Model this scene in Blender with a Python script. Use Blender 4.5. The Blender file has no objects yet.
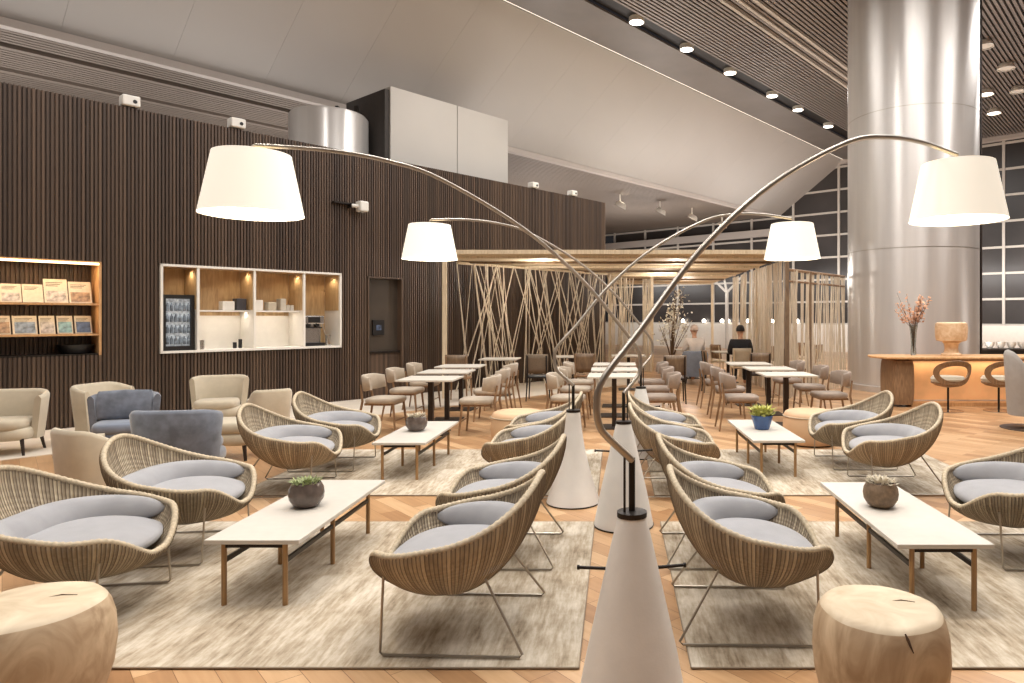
import bpy, math, random
from mathutils import Vector, Matrix
random.seed(7)
PI = math.pi
COL = bpy.context.scene.collection
F, CX, CY, H = 683.0, 617.0, 318.0, 1.56      # focal length and horizon measured from the photograph
ANG = math.radians(50.5)
U = Vector((math.cos(ANG), math.sin(ANG), 0)); N = Vector((-math.sin(ANG), math.cos(ANG), 0))
A0, LW = 6.62, 12.16                          # long slatted wall: origin along it, distance of its plane

def G(a, L, z=0.0): return U * a + N * L + Vector((0, 0, z))
def WP(t, s=0.0, z=0.0): return G(t + A0, LW + s, z)
def tpx(px):
    k = (px - CX) / F
    return ((A0 + 0) * 0 + (12.84 * k + 5.17)) / (.636 - .772 * k)
def wz(t, py): return H - (py - CY) / F * (12.84 + .772 * t)

# ------------------------------------------------------------------ materials
def nodes(name):
    m = bpy.data.materials.new(name); m.use_nodes = True
    nt = m.node_tree; b = nt.nodes['Principled BSDF']
    return m, nt, b
def nd(nt, typ, **kw):
    n = nt.nodes.new(typ)
    for k, v in kw.items():
        if k in n.inputs: n.inputs[k].default_value = v
        else: setattr(n, k, v)
    return n
def lin(c):
    return tuple(((x / 255) / 12.92 if x / 255 <= .04045 else ((x / 255 + .055) / 1.055) ** 2.4) for x in c) + (1.0,)
def M(name, rgb, rough=.6, metal=0.0, var=.12, scale=8.0, stretch=(1, 1, 1), bump=0.0, bscale=None, emit=None, estr=0.0, spec=None, coord='Object', alpha=None, trans=0.0, sheen=0.0):
    m, nt, b = nodes(name)
    L = nt.links.new
    tc = nd(nt, 'ShaderNodeTexCoord'); mp = nd(nt, 'ShaderNodeMapping')
    mp.inputs['Scale'].default_value = stretch
    L(tc.outputs[coord], mp.inputs['Vector'])
    no = nd(nt, 'ShaderNodeTexNoise', Scale=scale, Detail=6.0)
    L(mp.outputs[0], no.inputs['Vector'])
    c = lin(rgb)
    ra = nd(nt, 'ShaderNodeValToRGB')
    ra.color_ramp.elements[0].position = .3; ra.color_ramp.elements[1].position = .72
    ra.color_ramp.elements[0].color = tuple(x * (1 - var) for x in c[:3]) + (1,)
    ra.color_ramp.elements[1].color = tuple(min(1, x * (1 + var)) for x in c[:3]) + (1,)
    L(no.outputs['Fac'], ra.inputs['Fac']); L(ra.outputs['Color'], b.inputs['Base Color'])
    b.inputs['Roughness'].default_value = rough; b.inputs['Metallic'].default_value = metal
    if spec is not None: b.inputs['Specular IOR Level'].default_value = spec
    if trans: b.inputs['Transmission Weight'].default_value = trans
    if alpha is not None: b.inputs['Alpha'].default_value = alpha
    if sheen: b.inputs['Sheen Weight'].default_value = sheen
    if emit: b.inputs['Emission Color'].default_value = lin(emit); b.inputs['Emission Strength'].default_value = estr
    if bump:
        n2 = nd(nt, 'ShaderNodeTexNoise', Scale=bscale or scale * 8, Detail=3.0)
        L(mp.outputs[0], n2.inputs['Vector'])
        bp = nd(nt, 'ShaderNodeBump', Strength=bump, Distance=.01)
        L(n2.outputs['Fac'], bp.inputs['Height']); L(bp.outputs[0], b.inputs['Normal'])
    return m

def mat_floor():
    m, nt, b = nodes('oak_parquet'); L = nt.links.new
    tc = nd(nt, 'ShaderNodeTexCoord'); mp = nd(nt, 'ShaderNodeMapping')
    mp.inputs['Rotation'].default_value = (0, 0, math.radians(48))
    L(tc.outputs['Object'], mp.inputs['Vector'])
    br = nd(nt, 'ShaderNodeTexBrick', Scale=1.0)
    br.inputs['Color1'].default_value = (0, 0, 0, 1); br.inputs['Color2'].default_value = (1, 1, 1, 1)
    br.inputs['Mortar'].default_value = (.5, .5, .5, 1)
    br.inputs['Mortar Size'].default_value = .0015; br.inputs['Brick Width'].default_value = .72; br.inputs['Row Height'].default_value = .14
    br.offset = .37
    L(mp.outputs[0], br.inputs['Vector'])
    mp2 = nd(nt, 'ShaderNodeMapping'); mp2.inputs['Scale'].default_value = (1.2, 14, 1)
    L(mp.outputs[0], mp2.inputs['Vector'])
    no = nd(nt, 'ShaderNodeTexNoise', Scale=2.2, Detail=8.0); L(mp2.outputs[0], no.inputs['Vector'])
    ad = nd(nt, 'ShaderNodeMix', data_type='FLOAT'); ad.inputs[0].default_value = .42
    L(br.outputs['Color'], ad.inputs[2]); L(no.outputs['Fac'], ad.inputs[3])
    ra = nd(nt, 'ShaderNodeValToRGB'); e = ra.color_ramp.elements
    e[0].position = .12; e[0].color = lin((150, 110, 76)); e[1].position = .85; e[1].color = lin((208, 172, 132))
    x = e.new(.5); x.color = lin((182, 142, 102))
    L(ad.outputs[0], ra.inputs['Fac'])
    mx = nd(nt, 'ShaderNodeMix', data_type='RGBA'); mx.inputs['B'].default_value = lin((112, 74, 44))
    L(br.outputs['Fac'], mx.inputs['Factor']); L(ra.outputs['Color'], mx.inputs['A'])
    L(mx.outputs['Result'], b.inputs['Base Color'])
    b.inputs['Roughness'].default_value = .33
    return m

def mat_rug():
    m, nt, b = nodes('distressed_rug'); L = nt.links.new
    tc = nd(nt, 'ShaderNodeTexCoord')
    mp = nd(nt, 'ShaderNodeMapping'); mp.inputs['Scale'].default_value = (5.5, 1.0, 1)
    L(tc.outputs['Object'], mp.inputs['Vector'])
    n1 = nd(nt, 'ShaderNodeTexNoise', Scale=1.6, Detail=10.0, Roughness=.72); L(mp.outputs[0], n1.inputs['Vector'])
    mpb = nd(nt, 'ShaderNodeMapping'); mpb.inputs['Scale'].default_value = (34, 5, 1)
    L(tc.outputs['Object'], mpb.inputs['Vector'])
    n2 = nd(nt, 'ShaderNodeTexNoise', Scale=1.5, Detail=6.0); L(mpb.outputs[0], n2.inputs['Vector'])
    n3 = nd(nt, 'ShaderNodeTexNoise', Scale=3.2, Detail=7.0, Roughness=.7); L(tc.outputs['Object'], n3.inputs['Vector'])
    a1 = nd(nt, 'ShaderNodeMath', operation='MULTIPLY'); a1.inputs[1].default_value = .5; L(n1.outputs['Fac'], a1.inputs[0])
    a2 = nd(nt, 'ShaderNodeMath', operation='MULTIPLY_ADD'); a2.inputs[1].default_value = .2; L(n2.outputs['Fac'], a2.inputs[0]); L(a1.outputs[0], a2.inputs[2])
    a3 = nd(nt, 'ShaderNodeMath', operation='MULTIPLY_ADD'); a3.inputs[1].default_value = .3; L(n3.outputs['Fac'], a3.inputs[0]); L(a2.outputs[0], a3.inputs[2])
    ra = nd(nt, 'ShaderNodeValToRGB'); e = ra.color_ramp.elements
    e[0].position = .38; e[0].color = lin((124, 108, 88)); e[1].position = .60; e[1].color = lin((208, 198, 182))
    x = e.new(.48); x.color = lin((172, 158, 138))
    L(a3.outputs[0], ra.inputs['Fac']); L(ra.outputs['Color'], b.inputs['Base Color'])
    b.inputs['Roughness'].default_value = .95; b.inputs['Specular IOR Level'].default_value = .15
    bp = nd(nt, 'ShaderNodeBump', Strength=.4, Distance=.004); L(n2.outputs['Fac'], bp.inputs['Height']); L(bp.outputs[0], b.inputs['Normal'])
    return m

def mat_slats(name, c1, c2, period=.05):
    m, nt, b = nodes(name); L = nt.links.new
    tc = nd(nt, 'ShaderNodeTexCoord'); sx = nd(nt, 'ShaderNodeSeparateXYZ'); L(tc.outputs['Object'], sx.inputs[0])
    d = nd(nt, 'ShaderNodeMath', operation='DIVIDE'); d.inputs[1].default_value = period; L(sx.outputs['X'], d.inputs[0])
    fl = nd(nt, 'ShaderNodeMath', operation='FLOOR'); L(d.outputs[0], fl.inputs[0])
    wn = nd(nt, 'ShaderNodeTexWhiteNoise', noise_dimensions='1D'); L(fl.outputs[0], wn.inputs['W'])
    mp = nd(nt, 'ShaderNodeMapping'); mp.inputs['Scale'].default_value = (30, 30, 1.0); L(tc.outputs['Object'], mp.inputs['Vector'])
    no = nd(nt, 'ShaderNodeTexNoise', Scale=1.5, Detail=6.0); L(mp.outputs[0], no.inputs['Vector'])
    ad = nd(nt, 'ShaderNodeMix', data_type='FLOAT'); ad.inputs[0].default_value = .45; L(wn.outputs['Value'], ad.inputs[2]); L(no.outputs['Fac'], ad.inputs[3])
    ra = nd(nt, 'ShaderNodeValToRGB'); e = ra.color_ramp.elements
    e[0].position = .15; e[0].color = lin(c1); e[1].position = .9; e[1].color = lin(c2)
    L(ad.outputs[0], ra.inputs['Fac']); L(ra.outputs['Color'], b.inputs['Base Color']); b.inputs['Roughness'].default_value = .5
    return m

def mat_wicker():
    m, nt, b = nodes('woven_wicker'); L = nt.links.new
    uv = nd(nt, 'ShaderNodeUVMap'); uv.uv_map = 'UVMap'
    sx = nd(nt, 'ShaderNodeSeparateXYZ'); L(uv.outputs[0], sx.inputs[0])
    fl = nd(nt, 'ShaderNodeMath', operation='FLOOR'); L(sx.outputs['X'], fl.inputs[0])
    wn = nd(nt, 'ShaderNodeTexWhiteNoise', noise_dimensions='1D'); L(fl.outputs[0], wn.inputs['W'])
    no = nd(nt, 'ShaderNodeTexNoise', Scale=1.0, Detail=5.0); L(uv.outputs[0], no.inputs['Vector'])
    ad = nd(nt, 'ShaderNodeMix', data_type='FLOAT'); ad.inputs[0].default_value = .5; L(wn.outputs['Value'], ad.inputs[2]); L(no.outputs['Fac'], ad.inputs[3])
    ra = nd(nt, 'ShaderNodeValToRGB'); e = ra.color_ramp.elements
    e[0].position = .15; e[0].color = lin((128, 114, 96)); e[1].position = .85; e[1].color = lin((198, 183, 158))
    L(ad.outputs[0], ra.inputs['Fac'])
    # darker colour in the gaps between strands
    fr = nd(nt, 'ShaderNodeMath', operation='FRACT'); L(sx.outputs['X'], fr.inputs[0])
    pp = nd(nt, 'ShaderNodeMath', operation='PINGPONG'); pp.inputs[1].default_value = .5; L(fr.outputs[0], pp.inputs[0])
    st = nd(nt, 'ShaderNodeMapRange'); st.inputs['From Min'].default_value = .02; st.inputs['From Max'].default_value = .2; L(pp.outputs[0], st.inputs['Value'])
    wv = nd(nt, 'ShaderNodeMath', operation='SINE'); mu = nd(nt, 'ShaderNodeMath', operation='MULTIPLY'); mu.inputs[1].default_value = 2 * PI
    L(sx.outputs['Y'], mu.inputs[0]); L(mu.outputs[0], wv.inputs[0])
    mx = nd(nt, 'ShaderNodeMix', data_type='RGBA'); mx.inputs['A'].default_value = lin((96, 82, 66)); L(ra.outputs['Color'], mx.inputs['B']); L(st.outputs[0], mx.inputs['Factor'])
    L(mx.outputs['Result'], b.inputs['Base Color'])
    h = nd(nt, 'ShaderNodeMath', operation='MULTIPLY_ADD'); h.inputs[1].default_value = .35; L(wv.outputs[0], h.inputs[0]); L(st.outputs[0], h.inputs[2])
    bp = nd(nt, 'ShaderNodeBump', Strength=.7, Distance=.004); L(h.outputs[0], bp.inputs['Height']); L(bp.outputs[0], b.inputs['Normal'])
    b.inputs['Roughness'].default_value = .65
    return m

def mat_wood(name, c1, c2, scale=(1, 1, 8), rough=.5, ns=3.0, dist=1.5):
    m, nt, b = nodes(name); L = nt.links.new
    tc = nd(nt, 'ShaderNodeTexCoord'); mp = nd(nt, 'ShaderNodeMapping'); mp.inputs['Scale'].default_value = scale
    L(tc.outputs['Object'], mp.inputs['Vector'])
    no = nd(nt, 'ShaderNodeTexNoise', Scale=ns, Detail=8.0, Distortion=dist); L(mp.outputs[0], no.inputs['Vector'])
    ra = nd(nt, 'ShaderNodeValToRGB'); e = ra.color_ramp.elements
    e[0].position = .3; e[0].color = lin(c1); e[1].position = .7; e[1].color = lin(c2)
    L(no.outputs['Fac'], ra.inputs['Fac']); L(ra.outputs['Color'], b.inputs['Base Color']); b.inputs['Roughness'].default_value = rough
    bp = nd(nt, 'ShaderNodeBump', Strength=.15, Distance=.01); L(no.outputs['Fac'], bp.inputs['Height']); L(bp.outputs[0], b.inputs['Normal'])
    return m

FLOOR = mat_floor(); RUG = mat_rug(); WICKER = mat_wicker()
SLAT = mat_slats('dark_walnut_slats', (54, 40, 31), (100, 79, 62))
STUMP = mat_wood('pale_carved_wood', (160, 134, 104), (202, 180, 150), (2.2, 2.2, 1.3), .6, 2.4, 3.0)
STUMPTOP = mat_wood('sawn_end_grain', (184, 164, 136), (214, 198, 172), (3, 3, 1), .6, 2.0, 1.0)
OAK = mat_wood('oak_chair_wood', (118, 90, 64), (154, 122, 90), (8, 8, 1.2))
BEECH = mat_wood('light_beech', (192, 170, 138), (220, 202, 172), (8, 8, 1.0))
CANE = mat_wood('pale_cane', (186, 170, 146), (224, 210, 188), (20, 20, 1.0))
BAMBOO = mat_wood('bamboo_matting', (182, 162, 130), (228, 212, 182), (.5, 60, 1.0), .7, 2.0, .3)
BROWN = mat_wood('brown_veneer', (98, 78, 60), (132, 108, 82), (5, 5, 1.0))
HONEY = mat_wood('honey_wood_panel', (188, 140, 92), (216, 172, 122), (4, 4, 1.0))
NICHEWOOD = mat_wood('niche_back_wood', (176, 142, 100), (206, 174, 130), (6, 6, .8))
TABTOP = M('pale_stone_top', (202, 196, 187), .38, var=.04, scale=14)
DTOP = M('white_laminate_top', (206, 199, 187), .4, var=.04, scale=10)
BRASS = mat_wood('brass_brown_leg', (136, 102, 66), (176, 138, 92), (10, 10, 1), .4)
BLACKM = M('blackened_metal', (44, 38, 34), .45, .6, var=.15)
DARKLEG = M('dark_bronze_leg', (52, 42, 36), .5, .4, var=.15)
STEEL = M('satin_steel_wire', (176, 168, 156), .35, .9, var=.08)
ARC = M('bronzed_steel_tube', (164, 156, 146), .34, .85, var=.1, scale=3)
CONE = M('painted_offwhite_cone', (220, 217, 212), .55, var=.05, scale=6, bump=.08)
CUSH = M('grey_blue_cushion', (150, 150, 154), .9, var=.08, scale=10, bump=.12, bscale=400, sheen=.3)
CREAM = M('cream_upholstery', (190, 178, 156), .9, var=.06, scale=10, bump=.1, bscale=300, sheen=.3)
BLUE = M('blue_grey_velvet', (106, 112, 124), .8, var=.35, scale=9, bump=.1, bscale=200, sheen=.6)
BLUES = M('blue_grey_seat', (120, 128, 142), .85, var=.12, scale=9, sheen=.4)
BEIGE = M('beige_fabric', (174, 160, 142), .9, var=.1, scale=14, bump=.15, bscale=300, sheen=.2)
TAUPE = M('taupe_fabric', (146, 130, 116), .9, var=.12, scale=14, bump=.15, bscale=300, sheen=.2)
GREYF = M('light_grey_fabric', (158, 152, 146), .9, var=.06, scale=10, bump=.1, bscale=300)
PEACH = M('peach_leather', (208, 172, 136), .55, var=.05, scale=5)
WHITE = M('white_painted', (232, 226, 216), .5, var=.03)
PLASTER = M('grey_plaster', (186, 176, 168), .75, var=.04, scale=.6)
FASCIA = M('smooth_grey_ceiling_panel', (176, 170, 164), .6, var=.05, scale=.35, stretch=(1, .25, 1))
BOXW = M('pale_grey_panel', (184, 178, 170), .6, var=.03, scale=.8)
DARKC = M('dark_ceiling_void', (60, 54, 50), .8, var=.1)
METC = M('grey_metal_ceiling', (120, 112, 106), .45, .3, var=.1, scale=1.0)
CSLAT = M('aluminium_ceiling_slat', (140, 130, 124), .45, .35, var=.08, scale=.5)
SSLAT = M('soffit_slat', (132, 120, 110), .6, .1, var=.08, scale=.5)
COLUMN = M('brushed_steel_column', (200, 195, 190), .42, .5, var=.05, scale=1.2, stretch=(6, 6, .3))
_nt = COLUMN.node_tree; _b = _nt.nodes['Principled BSDF']; _tg = _nt.nodes.new('ShaderNodeTangent'); _tg.direction_type = 'RADIAL'; _tg.axis = 'Z'
_nt.links.new(_tg.outputs[0], _b.inputs['Tangent']); _b.inputs['Anisotropic'].default_value = .8; _b.inputs['Anisotropic Rotation'].default_value = .25; _b.inputs['Metallic'].default_value = .6; _b.inputs['Roughness'].default_value = .38
STONE = M('pale_stone_floor', (214, 202, 186), .5, var=.06, scale=3)
MULL = M('white_mullion', (196, 188, 178), .5, var=.04)
SHADE = M('glowing_fabric_shade', (250, 246, 236), .9, var=.02, emit=(255, 246, 226), estr=.5)
SHADEIN = M('shade_lining', (255, 244, 220), .9, var=.02, emit=(255, 232, 190), estr=1.0)
BULB = M('lit_lens', (255, 250, 240), .5, var=.01, emit=(255, 246, 232), estr=9.0)
STRIPL = M('warm_strip', (255, 220, 170), .5, var=.01, emit=(255, 214, 158), estr=5.0)
COVE = M('cove_strip', (255, 246, 232), .5, var=.01, emit=(255, 242, 226), estr=1.3)
BACKLIT = M('backlit_onyx_panel', (226, 176, 124), .5, var=.18, scale=3, emit=(255, 190, 132), estr=.22)
BLACKP = M('black_plastic', (26, 24, 24), .4, var=.1)
SOIL = M('dark_soil', (54, 42, 32), .95, var=.4, scale=60, bump=.5)
GREEN = M('grey_green_leaf', (150, 160, 112), .6, var=.25, scale=30)
YELLOW = M('yellow_green_leaf', (176, 176, 92), .6, var=.2, scale=30)
PALELEAF = M('pale_leaf', (206, 196, 176), .7, var=.2, scale=10)
PINKB = M('pale_orange_blossom', (214, 166, 132), .7, var=.25, scale=20)
TWIG = M('brown_twig', (96, 72, 50), .8)
BLUEPOT = M('blue_glaze', (58, 88, 138), .25, var=.15, scale=12)
BROWNPOT = M('woven_brown_bowl', (122, 100, 78), .5, var=.3, scale=40, bump=.4)
GLASSD = M('smoked_glass_bowl', (96, 84, 78), .08, var=.3, scale=18, alpha=.92)
CLEAR = M('clear_glass', (235, 240, 238), .05, trans=1.0)
PANE = M('night_window_glass', (62, 57, 55), .34, var=.35, scale=.5, alpha=.93)
PAPER = M('newsprint', (196, 184, 164), .9, var=.1, scale=22)
SKIN = M('skin', (196, 150, 122), .6)
HAIR = M('dark_hair', (34, 28, 26), .7)
JACKET = M('dark_jacket', (34, 34, 38), .85)
SHIRT = M('white_shirt', (226, 216, 208), .9)
TROUS = M('dark_trousers', (48, 46, 50), .9)
ALAB = mat_wood('carved_pale_wood_lamp', (208, 168, 126), (230, 200, 164), (3, 3, 3), .5)
GREYP = M('olive_grey_door_panel', (70, 61, 52), .35, var=.1, scale=3)
SPEAK = M('white_plastic', (224, 220, 212), .5, var=.03)
CHROME = M('chrome', (190, 188, 184), .18, .95, var=.03)

# ------------------------------------------------------------------ mesh builder
class MB:
    def __init__(s): s.v = []; s.f = []; s.uv = None
    def add(s, vs, fs):
        b = len(s.v); s.v += [tuple(v) for v in vs]; s.f += [tuple(b + i for i in f) for f in fs]; return s
    def box(s, x0, x1, y0, y1, z0, z1, mtx=None):
        vs = [Vector(p) for p in ((x0, y0, z0), (x1, y0, z0), (x1, y1, z0), (x0, y1, z0), (x0, y0, z1), (x1, y0, z1), (x1, y1, z1), (x0, y1, z1))]
        if mtx: vs = [mtx @ v for v in vs]
        return s.add(vs, [(0, 3, 2, 1), (4, 5, 6, 7), (0, 1, 5, 4), (1, 2, 6, 5), (2, 3, 7, 6), (3, 0, 4, 7)])
    def tube(s, pts, r, n=8, closed=False):
        P = [Vector(p) for p in pts]; m = len(P)
        rs = r if isinstance(r, (list, tuple)) else [r] * m
        base = len(s.v); up = None
        for i, p in enumerate(P):
            if closed: t = (P[(i + 1) % m] - P[i - 1])
            else: t = P[min(i + 1, m - 1)] - P[max(i - 1, 0)]
            t.normalize()
            if up is None:
                up = Vector((0, 0, 1)) if abs(t.z) < .9 else Vector((1, 0, 0))
            x = up - t * up.dot(t)
            if x.length < 1e-5: x = Vector((1, 0, 0)) - t * t.x
            x.normalize(); y = t.cross(x); up = x
            for k in range(n):
                a = 2 * PI * k / n
                s.v.append(tuple(p + (x * math.cos(a) + y * math.sin(a)) * rs[i]))
        segs = m if closed else m - 1
        for i in range(segs):
            j = (i + 1) % m
            for k in range(n):
                l = (k + 1) % n
                s.f.append((base + i * n + k, base + i * n + l, base + j * n + l, base + j * n + k))
        if not closed:
            s.f.append(tuple(base + k for k in range(n))[::-1]); s.f.append(tuple(base + (m - 1) * n + k for k in range(n)))
        return s
    def lathe(s, prof, n=32, c=(0, 0, 0), sx=1, sy=1, cap=True):
        base = len(s.v)
        for (r, z) in prof:
            for k in range(n):
                a = 2 * PI * k / n
                s.v.append((c[0] + r * sx * math.cos(a), c[1] + r * sy * math.sin(a), c[2] + z))
        for i in range(len(prof) - 1):
            for k in range(n):
                l = (k + 1) % n
                s.f.append((base + i * n + k, base + i * n + l, base + (i + 1) * n + l, base + (i + 1) * n + k))
        if cap:
            if prof[0][0] > 1e-6: s.f.append(tuple(base + k for k in range(n))[::-1])
            if prof[-1][0] > 1e-6: s.f.append(tuple(base + (len(prof) - 1) * n + k for k in range(n)))
        return s
    def grid(s, fn, nu, nv, wrapu=False):
        base = len(s.v)
        for j in range(nv):
            for i in range(nu): s.v.append(tuple(fn(i, j)))
        for j in range(nv - 1):
            for i in range(nu if wrapu else nu - 1):
                k = (i + 1) % nu
                s.f.append((base + j * nu + i, base + j * nu + k, base + (j + 1) * nu + k, base + (j + 1) * nu + i))
        return s
    def build(s, name, mat, parent=None, bevel=0, smooth=True, angle=40, recalc=True):
        me = bpy.data.meshes.new(name); me.from_pydata(s.v, [], s.f); me.update()
        if recalc:
            import bmesh
            bm = bmesh.new(); bm.from_mesh(me); bmesh.ops.recalc_face_normals(bm, faces=bm.faces); bm.to_mesh(me); bm.free()
        if smooth:
            me.polygons.foreach_set('use_smooth', [True] * len(me.polygons)); me.set_sharp_from_angle(angle=math.radians(angle))
        me.materials.append(mat)
        o = bpy.data.objects.new(name, me); COL.objects.link(o)
        if parent: o.parent = parent
        if bevel:
            b = o.modifiers.new('bevel', 'BEVEL'); b.width = bevel; b.segments = 2; b.limit_method = 'ANGLE'; b.angle_limit = math.radians(50)
        return o
def tag(o, label=None, cat=None, group=None, kind=None):
    if label: o['label'] = label
    if cat: o['category'] = cat
    if group: o['group'] = group
    if kind: o['kind'] = kind
    return o
def thing(name, label, cat, loc=(0, 0, 0), rz=0.0, group=None):
    o = bpy.data.objects.new(name, None); COL.objects.link(o); o.location = loc; o.rotation_euler = (0, 0, rz); o.empty_display_size = .1
    return tag(o, label, cat, group)
def struct(o): o['kind'] = 'structure'; return o
KIDS = {}
def copy_tree(o, parent=None):
    c = o.copy(); COL.objects.link(c)
    if parent: c.parent = parent
    for ch in [x for x in COL.objects if x.parent == o]: copy_tree(ch, c)
    return c
def place(proto, used, loc, rz, label, group):
    o = proto if not used else copy_tree(proto)
    o.location = loc; o.rotation_euler = (0, 0, rz); o['label'] = label
    if group: o['group'] = group
    return o
def rbox(w, d, h, n=4.0, seg=28, rows=8, e=.5, c=(0, 0, 0), mb=None):
    """soft pad: superellipse plan (exponent n), rounded edge"""
    mb = mb or MB(); prof = []
    for j in range(rows + 1):
        a = -PI / 2 + PI * j / rows
        prof.append((math.copysign(abs(math.cos(a)) ** e, 1), math.sin(a)))
    def sp(t):
        cx, sy = math.cos(t), math.sin(t)
        return math.copysign(abs(cx) ** (2 / n), cx), math.copysign(abs(sy) ** (2 / n), sy)
    edge = min(w, d, h) * .5
    def fn(i, j):
        x, y = sp(2 * PI * i / seg); r, z = prof[j]
        k = 1 - (1 - r) * min(1, 1.0)
        kx = (w / 2 - edge + edge * r) if r > .02 else 0.0; ky = (d / 2 - edge + edge * r) if r > .02 else 0.0
        zz = z * h / 2
        return (c[0] + x * kx, c[1] + y * ky, c[2] + zz)
    mb.grid(fn, seg, rows + 1, True)
    return mb
def catmull(pts, sub=8):
    P = [Vector(p) for p in pts]; P = [P[0] * 2 - P[1]] + P + [P[-1] * 2 - P[-2]]; out = []
    for i in range(1, len(P) - 2):
        for k in range(sub):
            t = k / sub; a, b, c, d = P[i - 1], P[i], P[i + 1], P[i + 2]
            out.append(.5 * ((2 * b) + (c - a) * t + (2 * a - 5 * b + 4 * c - d) * t * t + (3 * b - a - 3 * c + d) * t ** 3))
    out.append(P[-2]); return out

# ------------------------------------------------------------------ shell of the hall
def quad(name, pts, mat, thick=0.0):
    m = MB(); n = len(pts)
    if thick:
        vs = [Vector(p) for p in pts] + [Vector(p) + Vector((0, 0, thick)) for p in pts]
        fs = [tuple(range(n))[::-1], tuple(range(n, 2 * n))] + [(i, (i + 1) % n, n + (i + 1) % n, n + i) for i in range(n)]
        m.add(vs, fs)
    else: m.add(pts, [tuple(range(n))])
    return struct(m.build(name, mat, smooth=False))
AMIN, AMAX, LMIN, LMAX = -9.0, 31.0, -11.0, 27.0
CZ, SZ, LTOP, LBOT = 8.81, 6.56, 11.96, 15.19
quad('floor', [G(AMIN, LMIN, -.1), G(AMAX, LMIN, -.1), G(AMAX, LMAX, -.1), G(AMIN, LMAX, -.1)], FLOOR, .1)
quad('floor_stone_border', [G(AMIN, 9.95, .0), G(14.2, 9.95, .0), G(14.2, LW - .04, .0), G(AMIN, LW - .04, .0)], STONE, .006)

def uframe(m):   # put mesh given in (a, L, z) into the turned frame
    m.v = [tuple(G(v[0], v[1], v[2])) for v in m.v]; return m
def uobj(mb, name, mat, a=0, L=0, z=0, **k):
    o = mb.build(name, mat, **k); o.location = G(a, L, z); o.rotation_euler = (0, 0, ANG); return o

# long wall: backing with openings and vertical slats
TN0, TN1, TM0, TM1, TD0, TD1 = -2.97, -.02, -7.4, -3.71, .53, 1.30
ZN0, ZN1 = 1.02, 2.40; WH = 4.72; TEND = 7.6; TSTART = -15.0
holes = [(TM0, TM1, ZN0, ZN1 - .02), (TN0, TN1, ZN0 - .01, ZN1), (TD0, TD1, 0, 2.37)]
wb = MB()
xs = [TSTART, TM0, TM1, TN0, TN1, TD0, TD1, TEND]
for i in range(len(xs) - 1):
    x0, x1 = xs[i], xs[i + 1]
    h = [q for q in holes if abs(q[0] - x0) < 1e-6]
    if h:
        if h[0][2] > 0: wb.box(x0, x1, .03, .16, 0, h[0][2])
        wb.box(x0, x1, .03, .16, h[0][3], WH)
    else: wb.box(x0, x1, .03, .16, 0, WH)
wb.box(TEND, TEND + .03, -.0, .16, 0, WH)
t = TSTART + .012
while t < TEND - .02:
    segs = [(0.0, WH)]
    for q in holes:
        if q[0] - .005 < t + .015 < q[1] + .005: segs = [(a, b) for a, b in ((0, q[2]), (q[3], WH)) if b - a > .02]
    for a, b in segs: wb.box(t, t + .028, 0, .032, a, b)
    t += .05
w = struct(uobj(wb, 'wall_left', SLAT, A0, LW, 0, smooth=False))

# sloping ceiling panel, its seams, the high ceiling and the low soffit
def slope(name, a0, a1, mat):
    m = MB(); m.add([(a0, LBOT, SZ), (a1, LBOT, SZ), (a1, LTOP, CZ), (a0, LTOP, CZ), (a0, LBOT + .15, SZ + .1), (a1, LBOT + .15, SZ + .1), (a1, LTOP + .15, CZ + .1), (a0, LTOP + .15, CZ + .1)],
                    [(0, 1, 2, 3), (7, 6, 5, 4), (0, 4, 5, 1), (1, 5, 6, 2), (2, 6, 7, 3), (3, 7, 4, 0)])
    uframe(m); return struct(m.build(name, mat, smooth=False))
sl = MB(); a = AMIN
while a < AMAX - .1:
    b = min(a + 1.72, AMAX)
    base = [(a, LBOT, SZ), (b - .004, LBOT, SZ), (b - .004, LTOP, CZ), (a, LTOP, CZ)]
    vs = base + [(p[0], p[1] + .12, p[2] + .12) for p in base]
    sl.add(vs, [(0, 1, 2, 3), (7, 6, 5, 4), (0, 4, 5, 1), (1, 5, 6, 2), (2, 6, 7, 3), (3, 7, 4, 0)]); a += 1.72
uframe(sl); struct(sl.build('ceiling_sloping_panel', FASCIA, smooth=False))
m = MB().box(AMIN, AMAX, LTOP - .05, LTOP + .4, CZ + .12, CZ + .2); uframe(m); struct(m.build('ceiling_edge', DARKC, smooth=False))
m = MB().box(AMIN, AMAX, 10.5, LTOP - .08, CZ, CZ + .05); uframe(m); struct(m.build('ceiling_border', METC, smooth=False))
m = MB().box(AMIN, AMAX, LTOP - .07, LTOP - .02, CZ + .02, CZ + .06); uframe(m); cv = struct(m.build('trim_4', COVE, smooth=False))
m = MB(); m.box(AMIN, AMAX, LMIN, 10.02, CZ + .16, CZ + .22); uframe(m); struct(m.build('ceiling_void', DARKC, smooth=False))
m = MB(); L = 9.98
while L > LMIN:
    m.box(AMIN, AMAX, L - .065, L, CZ, CZ + .05); L -= .115
uframe(m); struct(m.build('ceiling', CSLAT, smooth=False))
m = MB()
for Lq in (8.05, 7.75, 7.45): m.box(AMIN, AMAX, Lq - .05, Lq + .03, CZ - .05, CZ + .0)
uframe(m); struct(m.build('trim_5', MULL, smooth=False))
m = MB().box(AMIN, AMAX, 10.05, 10.48, CZ + .1, CZ + .15); uframe(m); struct(m.build('ceiling_light_channel', BLACKM, smooth=False))
m = MB().box(AMIN, AMAX, LBOT + .3, LMAX, SZ + .1, SZ + .15); uframe(m); struct(m.build('ceiling_soffit_void', DARKC, smooth=False))
m = MB(); L = LBOT + .25
while L < LMAX:
    m.box(AMIN, AMAX, L, L + .11, SZ, SZ + .06); L += .15
uframe(m); struct(m.build('ceiling_soffit', SSLAT, smooth=False))
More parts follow.
